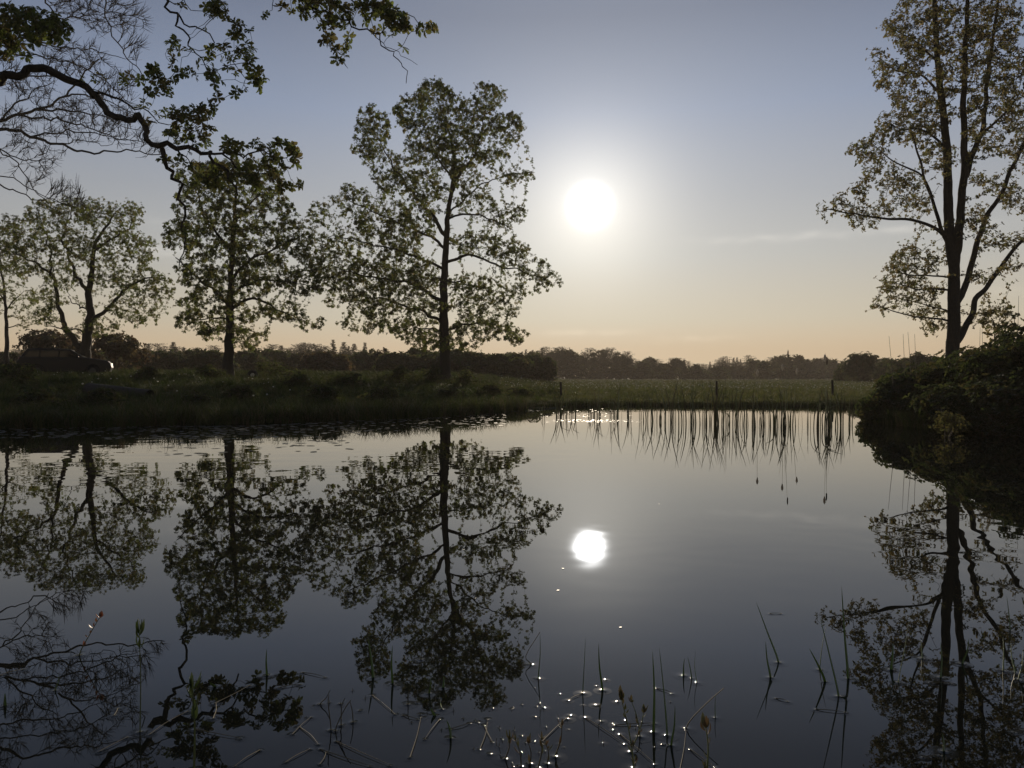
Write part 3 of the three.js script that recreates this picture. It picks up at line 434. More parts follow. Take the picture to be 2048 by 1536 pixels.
{
  const kinds = [conifer(10, 81, false), conifer(10, 82, false), conifer(10, 83, true), conifer(10, 84, true)], rnd = rngOf(88);
  // the row of conifers left of the tall oak, told apart against the sky
  const tops = [[262, 690, 0], [278, 694, 1], [297, 680, 0], [316, 686, 3], [330, 692, 1], [347, 682, 0], [352, 690, 3], [369, 688, 0], [392, 690, 3], [412, 694, 0], [428, 692, 3], [545, 690, 3], [562, 688, 0], [598, 684, 3], [612, 688, 2], [630, 686, 2], [648, 692, 3], [666, 682, 0], [688, 681, 1], [697, 690, 0], [708, 684, 0], [730, 684, 1], [240, 694, 3], [580, 694, 3], [1085, 692, 0]];
  for (const [px, py, kind] of tops) {
    const D = lerp(165, 195, rnd()), p = onGround(px, D), h = heightTo(py, D, p.y) / 10;
    const g = thing('conifer', 'dark pointed conifer in the distant row behind the hedge', 'tree', p, 'distant row of conifers'), c = kinds[kind];
    const wd = h * lerp(1.3, 2.0, rnd()); g.scale.set(wd, h * lerp(0.9, 1.06, rnd()), wd); g.rotation.y = rnd() * 6.28;
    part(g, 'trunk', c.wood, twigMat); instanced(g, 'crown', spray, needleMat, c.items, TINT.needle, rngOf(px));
  }
  // the far wood across the meadow: one mass
  const wood = new THREE.Group(); wood.name = 'far_wood'; scene.add(wood); tag(wood, 'dark far wood along the horizon beyond the meadow', 'wood', null, 'stuff');
  const top = (px) => { const k = [[-200, 700], [300, 706], [800, 706], [1000, 708], [1060, 702], [1130, 697], [1200, 700], [1245, 703], [1260, 712], [1330, 722], [1400, 722], [1450, 716], [1560, 714], [1690, 717], [1760, 722], [2300, 716]]; let i = 0; while (i < k.length - 2 && px > k[i + 1][0]) i++; return lerp(k[i][1], k[i + 1][1], (px - k[i][0]) / (k[i + 1][0] - k[i][0])); };
  const leafItems = [], needleItems = [], stems = blank();
  for (let px = -150; px < 2250; px += 5.5 + rnd() * 4) {
    const D = lerp(225, 270, rnd()), p = onGround(px, D), h = heightTo(top(px) + (rnd() - 0.35) * 17, D, p.y), pine = rnd() < 0.7;
    tube(stems, [p.clone(), p.clone().add(V(0, h * 0.9, 0))], [0.14, 0.04]);
    if (pine) { const c = kinds[rnd() < 0.3 ? 1 : 2 + Math.floor(rnd() * 2)], s = h / 10; for (const [q, d, z] of c.items) if (rnd() < 0.8) needleItems.push([q.clone().multiply(V(s * 1.3, s, s * 1.3)).add(p), d, z * s * 1.35]); }
    else for (let k = 0; k < 110; k++) { const d = V(rnd() - 0.5, rnd() - 0.5, rnd() - 0.5).normalize(), r = Math.pow(rnd(), 0.4); leafItems.push([p.clone().add(V(d.x * h * 0.3 * r, h * 0.6 + d.y * h * 0.38 * r, d.z * h * 0.3 * r)), up, 5 * lerp(0.6, 1.2, rnd())]); }
    for (let k = 0; k < 26; k++) leafItems.push([p.clone().add(V((rnd() - 0.5) * 5, rnd() * h * 0.5, (rnd() - 0.5) * 4)), up, 5.5 * lerp(0.6, 1.2, rnd())]);
  }
  part(wood, 'trunks', bake(stems), twigMat).userData.kind = 'stuff';
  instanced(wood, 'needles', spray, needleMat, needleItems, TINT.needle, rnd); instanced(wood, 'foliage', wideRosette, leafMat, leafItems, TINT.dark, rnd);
  console.log('far wood', leafItems.length, needleItems.length);
}
for (const [px, py, D, w, label] of [[1733, 703, 110, 6.2, 'round-crowned tree at the right end of the meadow'], [1790, 716, 100, 5, 'low round tree between the round-crowned tree and the right bank'], [1838, 703, 85, 6.5, 'wide dark tree just left of the bank oak in the distance'], [1700, 728, 120, 5, 'small bushy tree at the left foot of the round-crowned tree']]) { const p = onGround(px, D); shrub('round_tree', label, null, p, w, heightTo(py, D, p.y), TINT.dark, px, { count: 900, skirt: 260, geo: wideRosette, leaf: 1.25, category: 'tree', thick: 3, lobes: 10 }); }

// the shrubby right bank
{
  const spots = [[1742, 792, 21.5, 1.4], [1770, 774, 22, 1.6], [1800, 750, 21.5, 2.0], [1822, 738, 23, 2.3], [1855, 722, 21.5, 2.4], [1895, 712, 22.5, 2.4], [1930, 712, 20, 2.6], [1962, 694, 21, 2.6], [1998, 682, 19.5, 2.6], [2040, 654, 18.5, 2.8], [2085, 640, 17.5, 3], [1815, 790, 19.2, 1.5], [1850, 776, 18.4, 2.0], [1905, 762, 18, 2.2], [1965, 748, 17.4, 2.2], [2030, 738, 16.8, 2.4], [2090, 730, 16, 2.6], [1785, 812, 20.4, 1.2], [1880, 810, 17.2, 1.5], [1950, 812, 16.6, 1.5], [2020, 812, 16.2, 1.6]];
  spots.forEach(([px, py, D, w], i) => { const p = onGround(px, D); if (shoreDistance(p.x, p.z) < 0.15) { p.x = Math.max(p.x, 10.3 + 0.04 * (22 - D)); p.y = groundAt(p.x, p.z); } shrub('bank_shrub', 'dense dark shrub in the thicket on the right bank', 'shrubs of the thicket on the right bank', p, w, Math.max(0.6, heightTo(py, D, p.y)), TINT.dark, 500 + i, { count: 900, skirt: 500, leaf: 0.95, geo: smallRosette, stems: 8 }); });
  let p = onGround(1868, 15.9); p.x = Math.max(p.x, 8.6); shrub('fern_clump', 'small golden-green tuft low on the dark right bank', null, p.setY(Math.max(0.0, groundAt(p.x, p.z))), 0.7, 0.6, [[0.10, 0.09, 0.03], [0.08, 0.085, 0.028]], 551, { count: 150, skirt: 40, leaf: 0.4, category: 'plant' });
  p = onGround(2015, 22.6); shrub('sapling', 'thin leafy sapling right of the bank oak', null, p, 1.1, heightTo(612, 22.6, p.y), TINT.bronze, 552, { count: 150, leaf: 0.9, stems: 7 });
}

// ---------------------------------------------------------------- grasses
function tuft(n, h, spread, seed, width = 0.006) {
  const rnd = rngOf(seed), pos = [];
  for (let k = 0; k < n; k++) {
    const a = rnd() * 6.28, L = h * lerp(0.55, 1.1, rnd()), lean = spread * lerp(0.2, 1, rnd()), b = V((rnd() - 0.5) * 0.14, 0, (rnd() - 0.5) * 0.14), d = V(Math.cos(a), 0, Math.sin(a)), s = V(-d.z, 0, d.x).multiplyScalar(width * lerp(0.7, 1.3, rnd()));
    const q = [0, 0.4, 0.75, 1].map((t) => b.clone().addScaledVector(d, L * lean * t * t).add(V(0, L * (t - 0.3 * lean * t * t), 0)));
    for (let i = 0; i < 3; i++) { const w0 = 1 - i * 0.3, w1 = i === 2 ? 0 : 1 - (i + 1) * 0.3, A = q[i], B = q[i + 1]; const P = [A.clone().addScaledVector(s, -w0), A.clone().addScaledVector(s, w0), B.clone().addScaledVector(s, w1), B.clone().addScaledVector(s, -w1)]; for (const j of w1 ? [0, 1, 2, 0, 2, 3] : [0, 1, 2]) pos.push(P[j].x, P[j].y, P[j].z); }
  }
  return geoOf(pos);
}
const grassMat = phys(1, 1, 1, { transmission: 0.35, thickness: 0, roughness: 0.85, specularIntensity: 0.4, side: THREE.DoubleSide });
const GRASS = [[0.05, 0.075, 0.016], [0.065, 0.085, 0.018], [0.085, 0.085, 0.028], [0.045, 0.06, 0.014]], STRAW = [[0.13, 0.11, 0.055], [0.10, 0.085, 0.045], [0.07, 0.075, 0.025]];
{
  const rnd = rngOf(101), lawn = [], sedge = [], meadow = [], near = [], flower = [];
  const ask = (x, z) => shoreDistance(x, z);
  for (let i = 0; i < 30000; i++) { // left bank, denser near
    const D = lerp(16, 82, Math.pow(rnd(), 1.7)), px = lerp(-120, 1120, rnd()), p = at(px, 754, D), d = ask(p.x, p.z); if (d < 0.05) continue;
    p.y = groundAt(p.x, p.z) - 0.02; const big = 0.8 + D / 55;
    lawn.push([p, V((rnd() - 0.5) * 0.4, 1, (rnd() - 0.5) * 0.4).normalize(), V(big * 1.3, lerp(0.7, 1.4, rnd()) * (0.55 + 0.5 * smooth(-0.2, 0.7, noise2(p.x * 0.25, p.z * 0.25)) + 0.7 * smooth(0.2, 0.8, noise2(p.x * 0.7 + 9, p.z * 0.7))), big * 1.3)]);
  }
  for (let i = 0; i < 5200; i++) { // tall sedge by the water
    const t = rnd(), k = Math.floor(t * shoreLine.length), [sx, sz] = shoreLine[k], a = rnd() * 6.28, r = rnd() * 1.6, x = sx + Math.cos(a) * r, z = sz + Math.sin(a) * r; if (z > -11) continue;
    const d = ask(x, z), rightFar = x > 0.5 && z < -24; if (d < -0.35 || (rightFar && rnd() < 0.45)) continue;
    const p = V(x, Math.max(groundAt(x, z), -0.06), z); sedge.push([p, V((rnd() - 0.5) * 0.35, 1, (rnd() - 0.5) * 0.35).normalize(), V(1.2, (rightFar ? 0.42 : 0.75) * lerp(0.5, 1.25, rnd()), 1.2)]);
  }
  for (let i = 0; i < 22000; i++) { // the meadow
    const D = lerp(33.5, 190, Math.pow(rnd(), 1.9)), px = lerp(1000, 2150, rnd()), p = at(px, 754, D), d = ask(p.x, p.z); if (d < 0.1) continue;
    p.y = groundAt(p.x, p.z) - 0.02; const big = 0.8 + D / 50;
    meadow.push([p, V((rnd() - 0.5) * 0.4, 1, (rnd() - 0.5) * 0.4).normalize(), V(big * 1.4, lerp(0.55, 1.1, rnd()), big * 1.4)]);
    if (D > 46 && rnd() < 0.12) flower.push([p.clone().add(V(0, lerp(0.24, 0.34, rnd()), 0)), up, lerp(0.7, 1.3, rnd())]);
  }
  for (let i = 0; i < 60; i++) { const p = at(lerp(60, 620, rnd()), 754, lerp(26, 46, rnd())); p.y = groundAt(p.x, p.z) + 0.27; flower.push([p, up, lerp(0.6, 1.1, rnd())]); }
  for (let i = 0; i < 5000; i++) { // right bank under the shrubs
    const x = lerp(9.8, 20, Math.pow(rnd(), 1.4)), z = lerp(-33, -13, rnd()), d = ask(x, z); if (d < -0.1) continue;
    near.push([V(x, groundAt(x, z) - 0.02, z), V((rnd() - 0.5) * 0.5, 1, (rnd() - 0.5) * 0.5).normalize(), V(1.5, lerp(0.6, 1.5, rnd()), 1.5)]);
  }
  const short = tuft(14, 0.3, 0.6, 1, 0.008), tall = tuft(12, 0.75, 0.45, 2, 0.009);
  const put = (name, label, geo, items, tints) => { const g = instanced(scene, name, geo, grassMat, items, tints, rnd); tag(g, label, 'grass', null, 'stuff'); };
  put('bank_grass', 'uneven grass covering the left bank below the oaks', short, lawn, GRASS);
  put('shore_sedge', 'tall dark sedge along the water edge of the far shore', tall, sedge, [...GRASS, ...GRASS, ...STRAW]);
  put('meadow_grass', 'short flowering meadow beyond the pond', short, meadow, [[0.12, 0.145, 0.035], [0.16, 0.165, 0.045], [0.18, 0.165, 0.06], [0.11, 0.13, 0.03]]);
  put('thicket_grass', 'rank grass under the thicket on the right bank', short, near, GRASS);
  const head = new THREE.SphereGeometry(0.036, 5, 4); head.scale(1, 0.75, 1);
  const fl = instanced(scene, 'seed_heads', head, phys(1, 1, 1, { transmission: 0.4, thickness: 0, roughness: 0.9 }), flower, [[0.62, 0.6, 0.52], [0.5, 0.5, 0.4]], rnd); tag(fl, 'pale dandelion seed heads scattered over the meadow and bank', 'flowers', null, 'stuff');
  console.log('grass', lawn.length, sedge.length, meadow.length, near.length, flower.length);
}

// ---------------------------------------------------------------- reeds and cattails in the pond
const bladeGreen = phys(0.14, 0.21, 0.035, { transmission: 0.5, thickness: 0, roughness: 0.6, side: THREE.DoubleSide }), bladeDark = phys(0.15, 0.17, 0.055, { transmission: 0.5, thickness: 0, roughness: 0.7, side: THREE.DoubleSide });
const strawMat = std(0.11, 0.09, 0.05, { roughness: 0.75 }), headMat = std(0.07, 0.045, 0.03, { roughness: 1 }), fluffMat = phys(0.55, 0.5, 0.42, { transmission: 0.45, thickness: 0, roughness: 1 });
const meniscusMat = phys(0.006, 0.007, 0.006, { roughness: 0.06, ior: 1.333 });
function blade(pts, w0, curl = 0) { // a folded grass blade along pts, keeled so that it has body
  const c = new THREE.CatmullRomCurve3(pts, false, 'centripetal'), n = 12, pos = [], idx = [];
  for (let i = 0; i <= n; i++) {
    const t = i / n, p = c.getPoint(t), d = c.getTangent(t), s = V().crossVectors(d, V(Math.sin(curl), 0, Math.cos(curl))).normalize(), k = V().crossVectors(s, d), w = w0 * (t < 0.15 ? 0.8 + 1.3 * t : Math.pow(1 - t, 0.6) * 1.08 + 0.03);
    for (const [a, b] of [[-1, 0.25], [0, -0.25], [1, 0.25], [0, 0.02]]) { const q = p.clone().addScaledVector(s, a * w).addScaledVector(k, b * w); pos.push(q.x, q.y, q.z); }
    if (i) for (let j = 0; j < 4; j++) { const a = (i - 1) * 4 + j, b = (i - 1) * 4 + ((j + 1) % 4); idx.push(a, b, a + 4, b, b + 4, a + 4); }
  }
  return geoOf(pos, idx);
}
const meniscusGeo = (() => { const pts = []; for (let i = 0; i <= 16; i++) { const r = 0.0012 + (i / 16) ** 1.5 * 0.034; pts.push(new THREE.Vector2(r, 0.0035 * Math.exp(-r / 0.0075) + 0.0001)); } return new THREE.LatheGeometry(pts.reverse(), 20); })();
function meniscus(parent, x, z, s = 1) { const m = part(parent, 'meniscus', meniscusGeo, meniscusMat); m.position.set(x, 0.0003, z); m.scale.setScalar(s); return m; }
const onWater = (px, py) => { const d = at(px, py, 1).sub(V(0, EYE, 0)), k = EYE / -d.y; return V(d.x * k, 0, d.z * k); };
function reedClump(px, py, n, hMin, hMax, seed, heads = [], label) {
  const rnd = rngOf(seed), b = onWater(px, py), g = thing('reed_clump', label ?? 'thin clump of reeds standing in the far shallows', 'reeds', b, label ? null : 'reed clumps in the far shallows');
  for (let k = 0; k < n; k++) {
    const h = lerp(hMin, hMax * 1.1, Math.pow(rnd(), 0.8)), x = (rnd() + rnd() - 1) * 0.17, z = (rnd() - 0.5) * 0.3, lx = (rnd() - 0.5) * 0.5 * h, lz = (rnd() - 0.5) * 0.2 * h, p = [V(x, -0.15, z), V(x + lx * 0.2, h * 0.45, z + lz * 0.2), V(x + lx, h, z + lz)];
    if (rnd() < 0.1) { p[2].x += (rnd() - 0.5) * h * 0.7; p[2].y *= 0.62; }
    part(g, 'reed_leaf', blade(p, lerp(0.009, 0.018, rnd()), rnd() * 6.28), rnd() < 0.25 ? strawMat : bladeDark);
  }
  for (const [hx, hy, fluffy] of heads) {
    const topP = at(hx, hy, -b.z).sub(b), t = blank(); tube(t, [V(topP.x * 0.3, -0.15, 0), V(topP.x * 0.6, topP.y * 0.55, 0), V(topP.x, topP.y + 0.12, 0)], [0.006, 0.005, 0.002]);
    const stem = part(g, 'cattail_stem', bake(t), bladeDark);
    const prof = [[0, -0.085], [0.012, -0.08], [0.016, -0.05], [fluffy ? 0.03 : 0.016, 0.0], [fluffy ? 0.026 : 0.015, 0.05], [0.009, 0.082], [0, 0.09]].map(([r, y]) => new THREE.Vector2(r, y));
    const hd = part(stem, 'seed_head', new THREE.LatheGeometry(prof, 9), fluffy ? fluffMat : headMat); hd.position.set(topP.x, topP.y, 0); hd.rotation.z = -topP.x * 0.2;
  }
}
{
  const R = rngOf(140);
  for (const [px, py, n, a, b, heads, label] of [
    [1090, 832, 4, 0.3, 0.8], [1118, 832, 9, 0.4, 0.95], [1136, 834, 4, 0.4, 0.8], [1148, 832, 4, 0.3, 0.7], [1180, 832, 7, 0.3, 0.75], [1195, 834, 9, 0.4, 0.95], [1228, 836, 8, 0.4, 1.0], [1236, 834, 8, 0.4, 0.95], [1262, 838, 6, 0.4, 0.9], [1290, 842, 10, 0.5, 1.05], [1306, 842, 9, 0.4, 1.0], [1322, 843, 7, 0.4, 0.95], [1340, 845, 6, 0.4, 1.1], [1352, 842, 5, 0.3, 0.8], [1368, 846, 6, 0.5, 1.1], [1388, 846, 10, 0.5, 1.15], [1410, 848, 11, 0.5, 1.1], [1432, 848, 15, 0.5, 1.15], [1452, 850, 13, 0.5, 1.15], [1472, 848, 11, 0.5, 1.05],
    [1492, 850, 9, 0.5, 1.0], [1514, 854, 9, 0.5, 1.1, [[1515, 746, 1]], 'reed clump with a single fluffy cattail head, left of the tallest cattails'], [1528, 850, 8, 0.4, 0.9], [1548, 852, 11, 0.5, 1.05], [1566, 855, 11, 0.5, 1.1, [[1565, 735, 1], [1576, 708, 0]], 'reed clump carrying the tallest brown cattail head'], [1582, 852, 9, 0.4, 1.0, [[1594, 743, 1]], 'reed clump with one short pale cattail just right of the tallest'], [1612, 852, 5, 0.3, 0.9], [1634, 856, 7, 0.5, 1.0], [1652, 858, 8, 0.5, 1.1, [[1654, 722, 0], [1650, 716, 1]], 'reed clump with two crossing cattail heads toward the right bank'], [1664, 852, 13, 0.4, 0.95], [1682, 852, 8, 0.4, 0.95], [1700, 850, 6, 0.3, 0.7],
  ]) reedClump(px, py, n, a, b, Math.round(px), heads, label);
}
// ---------------------------------------------------------------- plants in the near water
function nearBlade(base, tip, w, mat, label, group, bend = [0, 0], name = 'sedge_blade') {
  const b = onWater(...base), t = at(tip[0], tip[1], -b.z - (bend[1] ?? 0)), g = thing(name, label, 'plant', b, group), top = t.sub(b), mid = top.clone().multiplyScalar(0.5); mid.x += bend[0];
  part(g, 'blade', blade([V(-top.x * 0.12, -0.12, 0), V(0, 0, 0), mid, top], w, base[0] % 1.2), mat); meniscus(g, 0, 0, 0.8 + 0.5 * ((base[0] * 7) % 10) / 10);
  return g;
}
{
  const gr = 'single green blades standing in the near water', lab = 'single upright green blade standing in the near water';
  const list = [[[1557, 1326], [1512, 1203], 0.005], [[1541, 1356], [1531, 1282], 0.004], [[1650, 1364], [1618, 1296], 0.0045], [[1639, 1340], [1653, 1247], 0.005], [[1677, 1394], [1639, 1231], 0.005], [[1696, 1358], [1683, 1172], 0.006], [[1782, 1340], [1786, 1286], 0.006], [[1796, 1366], [1818, 1240], 0.004], [[1844, 1318], [1842, 1280], 0.006], [[1881, 1356], [1881, 1284], 0.007], [[1924, 1328], [1938, 1276], 0.006], [[2006, 1342], [2006, 1272], 0.007], [[2030, 1346], [2022, 1284], 0.008], [[2020, 1262], [2013, 1190], 0.004], [[1887, 1504], [1884, 1466], 0.007], [[2036, 1360], [2046, 1300], 0.006],
    [[1165, 1388], [1171, 1274], 0.0038], [[1205, 1382], [1197, 1287], 0.0038], [[1307, 1466], [1305, 1302], 0.0045], [[1334, 1472], [1318, 1292], 0.0045], [[1367, 1352], [1369, 1316], 0.003], [[1383, 1357], [1375, 1313], 0.003], [[1393, 1366], [1391, 1300], 0.003], [[1342, 1492], [1350, 1410], 0.004], [[1430, 1436], [1432, 1384], 0.003], [[1076, 1358], [1080, 1264], 0.003],
    [[746, 1356], [736, 1275], 0.006], [[785, 1368], [785, 1290], 0.004], [[788, 1372], [796, 1392], 0.004], [[886, 1376], [887, 1352], 0.005], [[858, 1388], [862, 1356], 0.003], [[884, 1420], [880, 1396], 0.004], [[901, 1478], [893, 1440], 0.006], [[10, 1412], [10, 1386], 0.005], [[534, 1352], [533, 1298], 0.004], [[110, 1382], [118, 1346], 0.002], [[430, 1374], [418, 1364], 0.005], [[870, 1432], [862, 1416], 0.005]];
  for (const [b, t, w] of list) nearBlade(b, t, w * 1.35, bladeGreen, lab, gr, [((b[0] % 7) - 3) * 0.002, ((b[1] % 5) - 2) * 0.02]);
  // dead stalks, bent over or lying on the water
  const dead = (pts, r, label, group, lying) => {
    const w = pts.map(([px, py, h = 0]) => { const p = onWater(px, py); p.y = h; return p; }), b = w[0].clone().setY(0), g = thing('dead_stalk', label, 'stalk', b, group), t = blank();
    tube(t, new THREE.CatmullRomCurve3(w.map((p) => p.clone().sub(b).add(V(0, 0.002, 0)))).getPoints(10), Array.from({ length: 11 }, (_, i) => r * (1 - i * 0.06))); part(g, 'stalk', bake(t), strawMat);
    w.forEach((p, i) => { if (p.y < 0.004 && (i === 0 || i === w.length - 1)) meniscus(g, p.x - b.x, p.z - b.z, lying ? 0.7 : 1); });
  };
  const dl = 'dry straw-coloured stalk lying on the near water', dg = 'dry stalks lying on the near water', rnd = rngOf(160);
  for (const [a, b] of [[[640, 1500], [740, 1534]], [[672, 1484], [780, 1532]], [[640, 1530], [652, 1506]], [[820, 1516], [842, 1436]], [[585, 1470], [622, 1436]], [[600, 1456], [636, 1490]], [[572, 1526], [620, 1500]], [[745, 1392], [790, 1430]], [[806, 1432], [836, 1440]], [[960, 1500], [975, 1440]], [[968, 1452], [985, 1486]], [[1170, 1436], [1250, 1490]], [[1240, 1470], [1310, 1530]], [[1085, 1484], [1140, 1432]], [[1136, 1402], [1166, 1388]], [[1230, 1452], [1310, 1448]], [[1314, 1378], [1344, 1388]], [[1632, 1420], [1690, 1426]], [[1552, 1398], [1575, 1404]], [[1540, 1228], [1562, 1228]], [[300, 1470], [376, 1424]], [[200, 1504], [255, 1476]], [[430, 1408], [500, 1372]], [[390, 1460], [480, 1478]], [[426, 1438], [432, 1408]], [[0, 1352], [46, 1340]], [[228, 1432], [236, 1418]], [[560, 1376], [600, 1370]], [[605, 1346], [650, 1356]], [[1360, 1540], [1372, 1462]], [[900, 1460], [940, 1448]], [[1860, 1366], [1900, 1368]], [[1846, 1516], [1880, 1512]], [[2028, 1466], [2048, 1462]], [[880, 1440], [850, 1480]], [[1380, 1500], [1430, 1536]], [[520, 1502], [470, 1534]]]) dead([[a[0], a[1], 0.001], [(a[0] + b[0]) / 2 + (rnd() - 0.5) * 8, (a[1] + b[1]) / 2, 0.003], [b[0], b[1], 0.002]], 0.0019, dl, dg, true);
  for (const [b, t, m] of [[[1062, 1330], [1051, 1316], [1080, 1264]], [[670, 1464], [694, 1410], [702, 1400]], [[662, 1462], [656, 1400], [658, 1390]], [[682, 1452], [684, 1408], [690, 1396]], [[1372, 1458], [1410, 1410], [1448, 1376]], [[640, 1410], [652, 1396], [660, 1380]], [[706, 1446], [704, 1420], [700, 1404]], [[816, 1410], [816, 1390], [818, 1378]], [[842, 1320], [844, 1300], [846, 1292]]]) {
    const p = onWater(...b), g = thing('bent_stalk', 'dry bent stalk sticking up out of the near water', 'stalk', p, 'dry bent stalks in the near water'), tb = blank();
    tube(tb, new THREE.CatmullRomCurve3([V(0, -0.08, 0), V(0, 0.004, 0), at(t[0], t[1], -p.z).sub(p), at(m[0], m[1], -p.z).sub(p)]).getPoints(10), Array.from({ length: 11 }, (_, i) => 0.0028 * (1 - i * 0.05))); part(g, 'stalk', bake(tb), strawMat); meniscus(g, 0, 0, 1.1);
  }
}
const wetLeaf = (r, g, b) => phys(r, g, b, { transmission: 0.4, thickness: 0, roughness: 0.5, side: THREE.DoubleSide });
function leafShape(L, w) { const pos = [], idx = []; for (let i = 0; i <= 6; i++) { const t = i / 6, k = w * Math.sin(Math.PI * Math.pow(t, 0.8)) + 0.0004; for (const s of [-1, 0, 1]) pos.push(s * k, t * L, Math.abs(s) * k * 0.4 - t * t * L * 0.25); if (i) for (let j = 0; j < 2; j++) { const a = (i - 1) * 3 + j; idx.push(a, a + 1, a + 3, a + 1, a + 4, a + 3); } } return geoOf(pos, idx); }
function sprig(base, tip, o) { // upright stem with pairs of leaves, densest at the tip
  const rnd = rngOf(o.seed), b = onWater(...base), top = at(tip[0], tip[1], -b.z).sub(b), g = thing(o.name ?? 'leafy_sprig', o.label, 'plant', b, o.group), t = blank(), c = new THREE.CatmullRomCurve3([V(0, -0.1, 0), V(0, 0, 0), top.clone().multiplyScalar(0.55).add(V(o.bow ?? 0.006, 0, 0)), top]);
  tube(t, c.getPoints(12), Array.from({ length: 13 }, (_, i) => (o.r ?? 0.0035) * (1 - i * 0.05))); part(g, 'stem', bake(t), o.stem ?? bladeDark);
  const geo = leafShape(o.leaf, o.leaf * (o.wide ?? 0.2));
  for (let k = 0; k < o.n; k++) {
    const u = k < o.n * 0.45 ? 1 - rnd() * 0.06 : lerp(o.from ?? 0.4, 1, rnd()), l = part(g, 'leaf', geo, o.mats[k % o.mats.length]), p = c.getPoint(u);
    l.position.copy(p); l.rotation.set(0, rnd() * 6.28, 0); l.rotateX(lerp(0.15, o.open ?? 0.9, rnd())); l.scale.setScalar(lerp(0.6, 1.1, rnd()));
  }
  meniscus(g, 0, 0, 1.2);
  return g;
}
{
  const green = [wetLeaf(0.08, 0.12, 0.025), wetLeaf(0.1, 0.13, 0.03)], red = [wetLeaf(0.38, 0.12, 0.05), wetLeaf(0.3, 0.14, 0.06), wetLeaf(0.2, 0.08, 0.04)], tan = [wetLeaf(0.17, 0.13, 0.05), wetLeaf(0.13, 0.13, 0.04), wetLeaf(0.2, 0.13, 0.06)];
  sprig([158, 1312], [201, 1232], { seed: 1, name: 'red_sprig', label: 'small sprig with red leaves leaning right at lower left', n: 15, leaf: 0.026, mats: red, from: 0.45, open: 1.2, wide: 0.28, bow: -0.004 });
  sprig([280, 1466], [278, 1262], { seed: 2, label: 'tall thin stem with a green leaf tuft right of the red sprig', n: 11, leaf: 0.05, mats: green, wide: 0.13, from: 0.85, open: 0.75, r: 0.003, bow: 0.004 });
  sprig([388, 1545], [383, 1372], { seed: 3, label: 'leaf-topped green stem near the bottom edge, second from the left', n: 13, leaf: 0.055, mats: green, wide: 0.13, from: 0.6, open: 0.9, r: 0.005 });
  sprig([1268, 1538], [1240, 1388], { seed: 4, label: 'branching budded plant nearest the middle of the bottom edge', n: 26, leaf: 0.024, mats: tan, from: 0.35, open: 1.0, r: 0.004 });
  sprig([1262, 1506], [1288, 1420], { seed: 5, label: 'short budded plant leaning right behind the branching one', n: 16, leaf: 0.022, mats: tan, from: 0.35, open: 1.0 });
  sprig([1414, 1545], [1411, 1450], { seed: 6, label: 'stout olive plant at the bottom edge right of the budded plants', n: 13, leaf: 0.04, mats: tan, from: 0.3, open: 0.9, r: 0.005 });
  sprig([1280, 1475], [1262, 1400], { seed: 7, label: 'thin budded stem left behind the short leaning one', n: 13, leaf: 0.02, mats: tan, from: 0.3, open: 1.1 });
  for (const [i, [b, t]] of [[[1042, 1535], [1030, 1478]], [[1060, 1530], [1056, 1484]], [[1076, 1538], [1082, 1476]], [[1094, 1530], [1092, 1488]], [[1010, 1520], [1018, 1476]], [[1110, 1516], [1124, 1450]]].entries()) sprig(b, t, { seed: 20 + i, name: 'dry_tuft', label: 'pale dry tuft glittering below the sun reflection', group: 'pale dry tufts below the sun reflection', n: 12, leaf: 0.028, mats: tan, from: 0.1, open: 1.2, wide: 0.12, stem: strawMat });
  // broken stems that only just pierce the surface below the sun: each lifts a bead of water round it
  const rnd = rngOf(170), stub = leafShape(0.012, 0.002);
  for (let i = 0; i < 70; i++) {
    const c = [[1030, 1440], [1075, 1410], [1120, 1460], [1205, 1400], [1225, 1450], [1060, 1500], [980, 1450], [860, 1430], [1300, 1470], [690, 1400], [1000, 1500]][i % 11], far = i > 62, px = far ? lerp(640, 1760, rnd()) : c[0] + (rnd() + rnd() - 1) * 60, py = far ? lerp(1330, 1500, rnd()) : Math.min(1534, c[1] + (rnd() + rnd() - 1) * 45), b = onWater(px, py), g = thing('broken_stem', 'tiny broken stem tip piercing the near water', 'stem', b, 'tiny stem tips piercing the near water');
    const t = blank(); tube(t, [V(0, -0.05, 0), V(0.001, lerp(0.003, 0.014, rnd()), 0)], [0.0016, 0.001]); part(g, 'stem', bake(t), strawMat); meniscus(g, 0, 0, lerp(0.3, 1.05, rnd() * rnd()));
  }
}
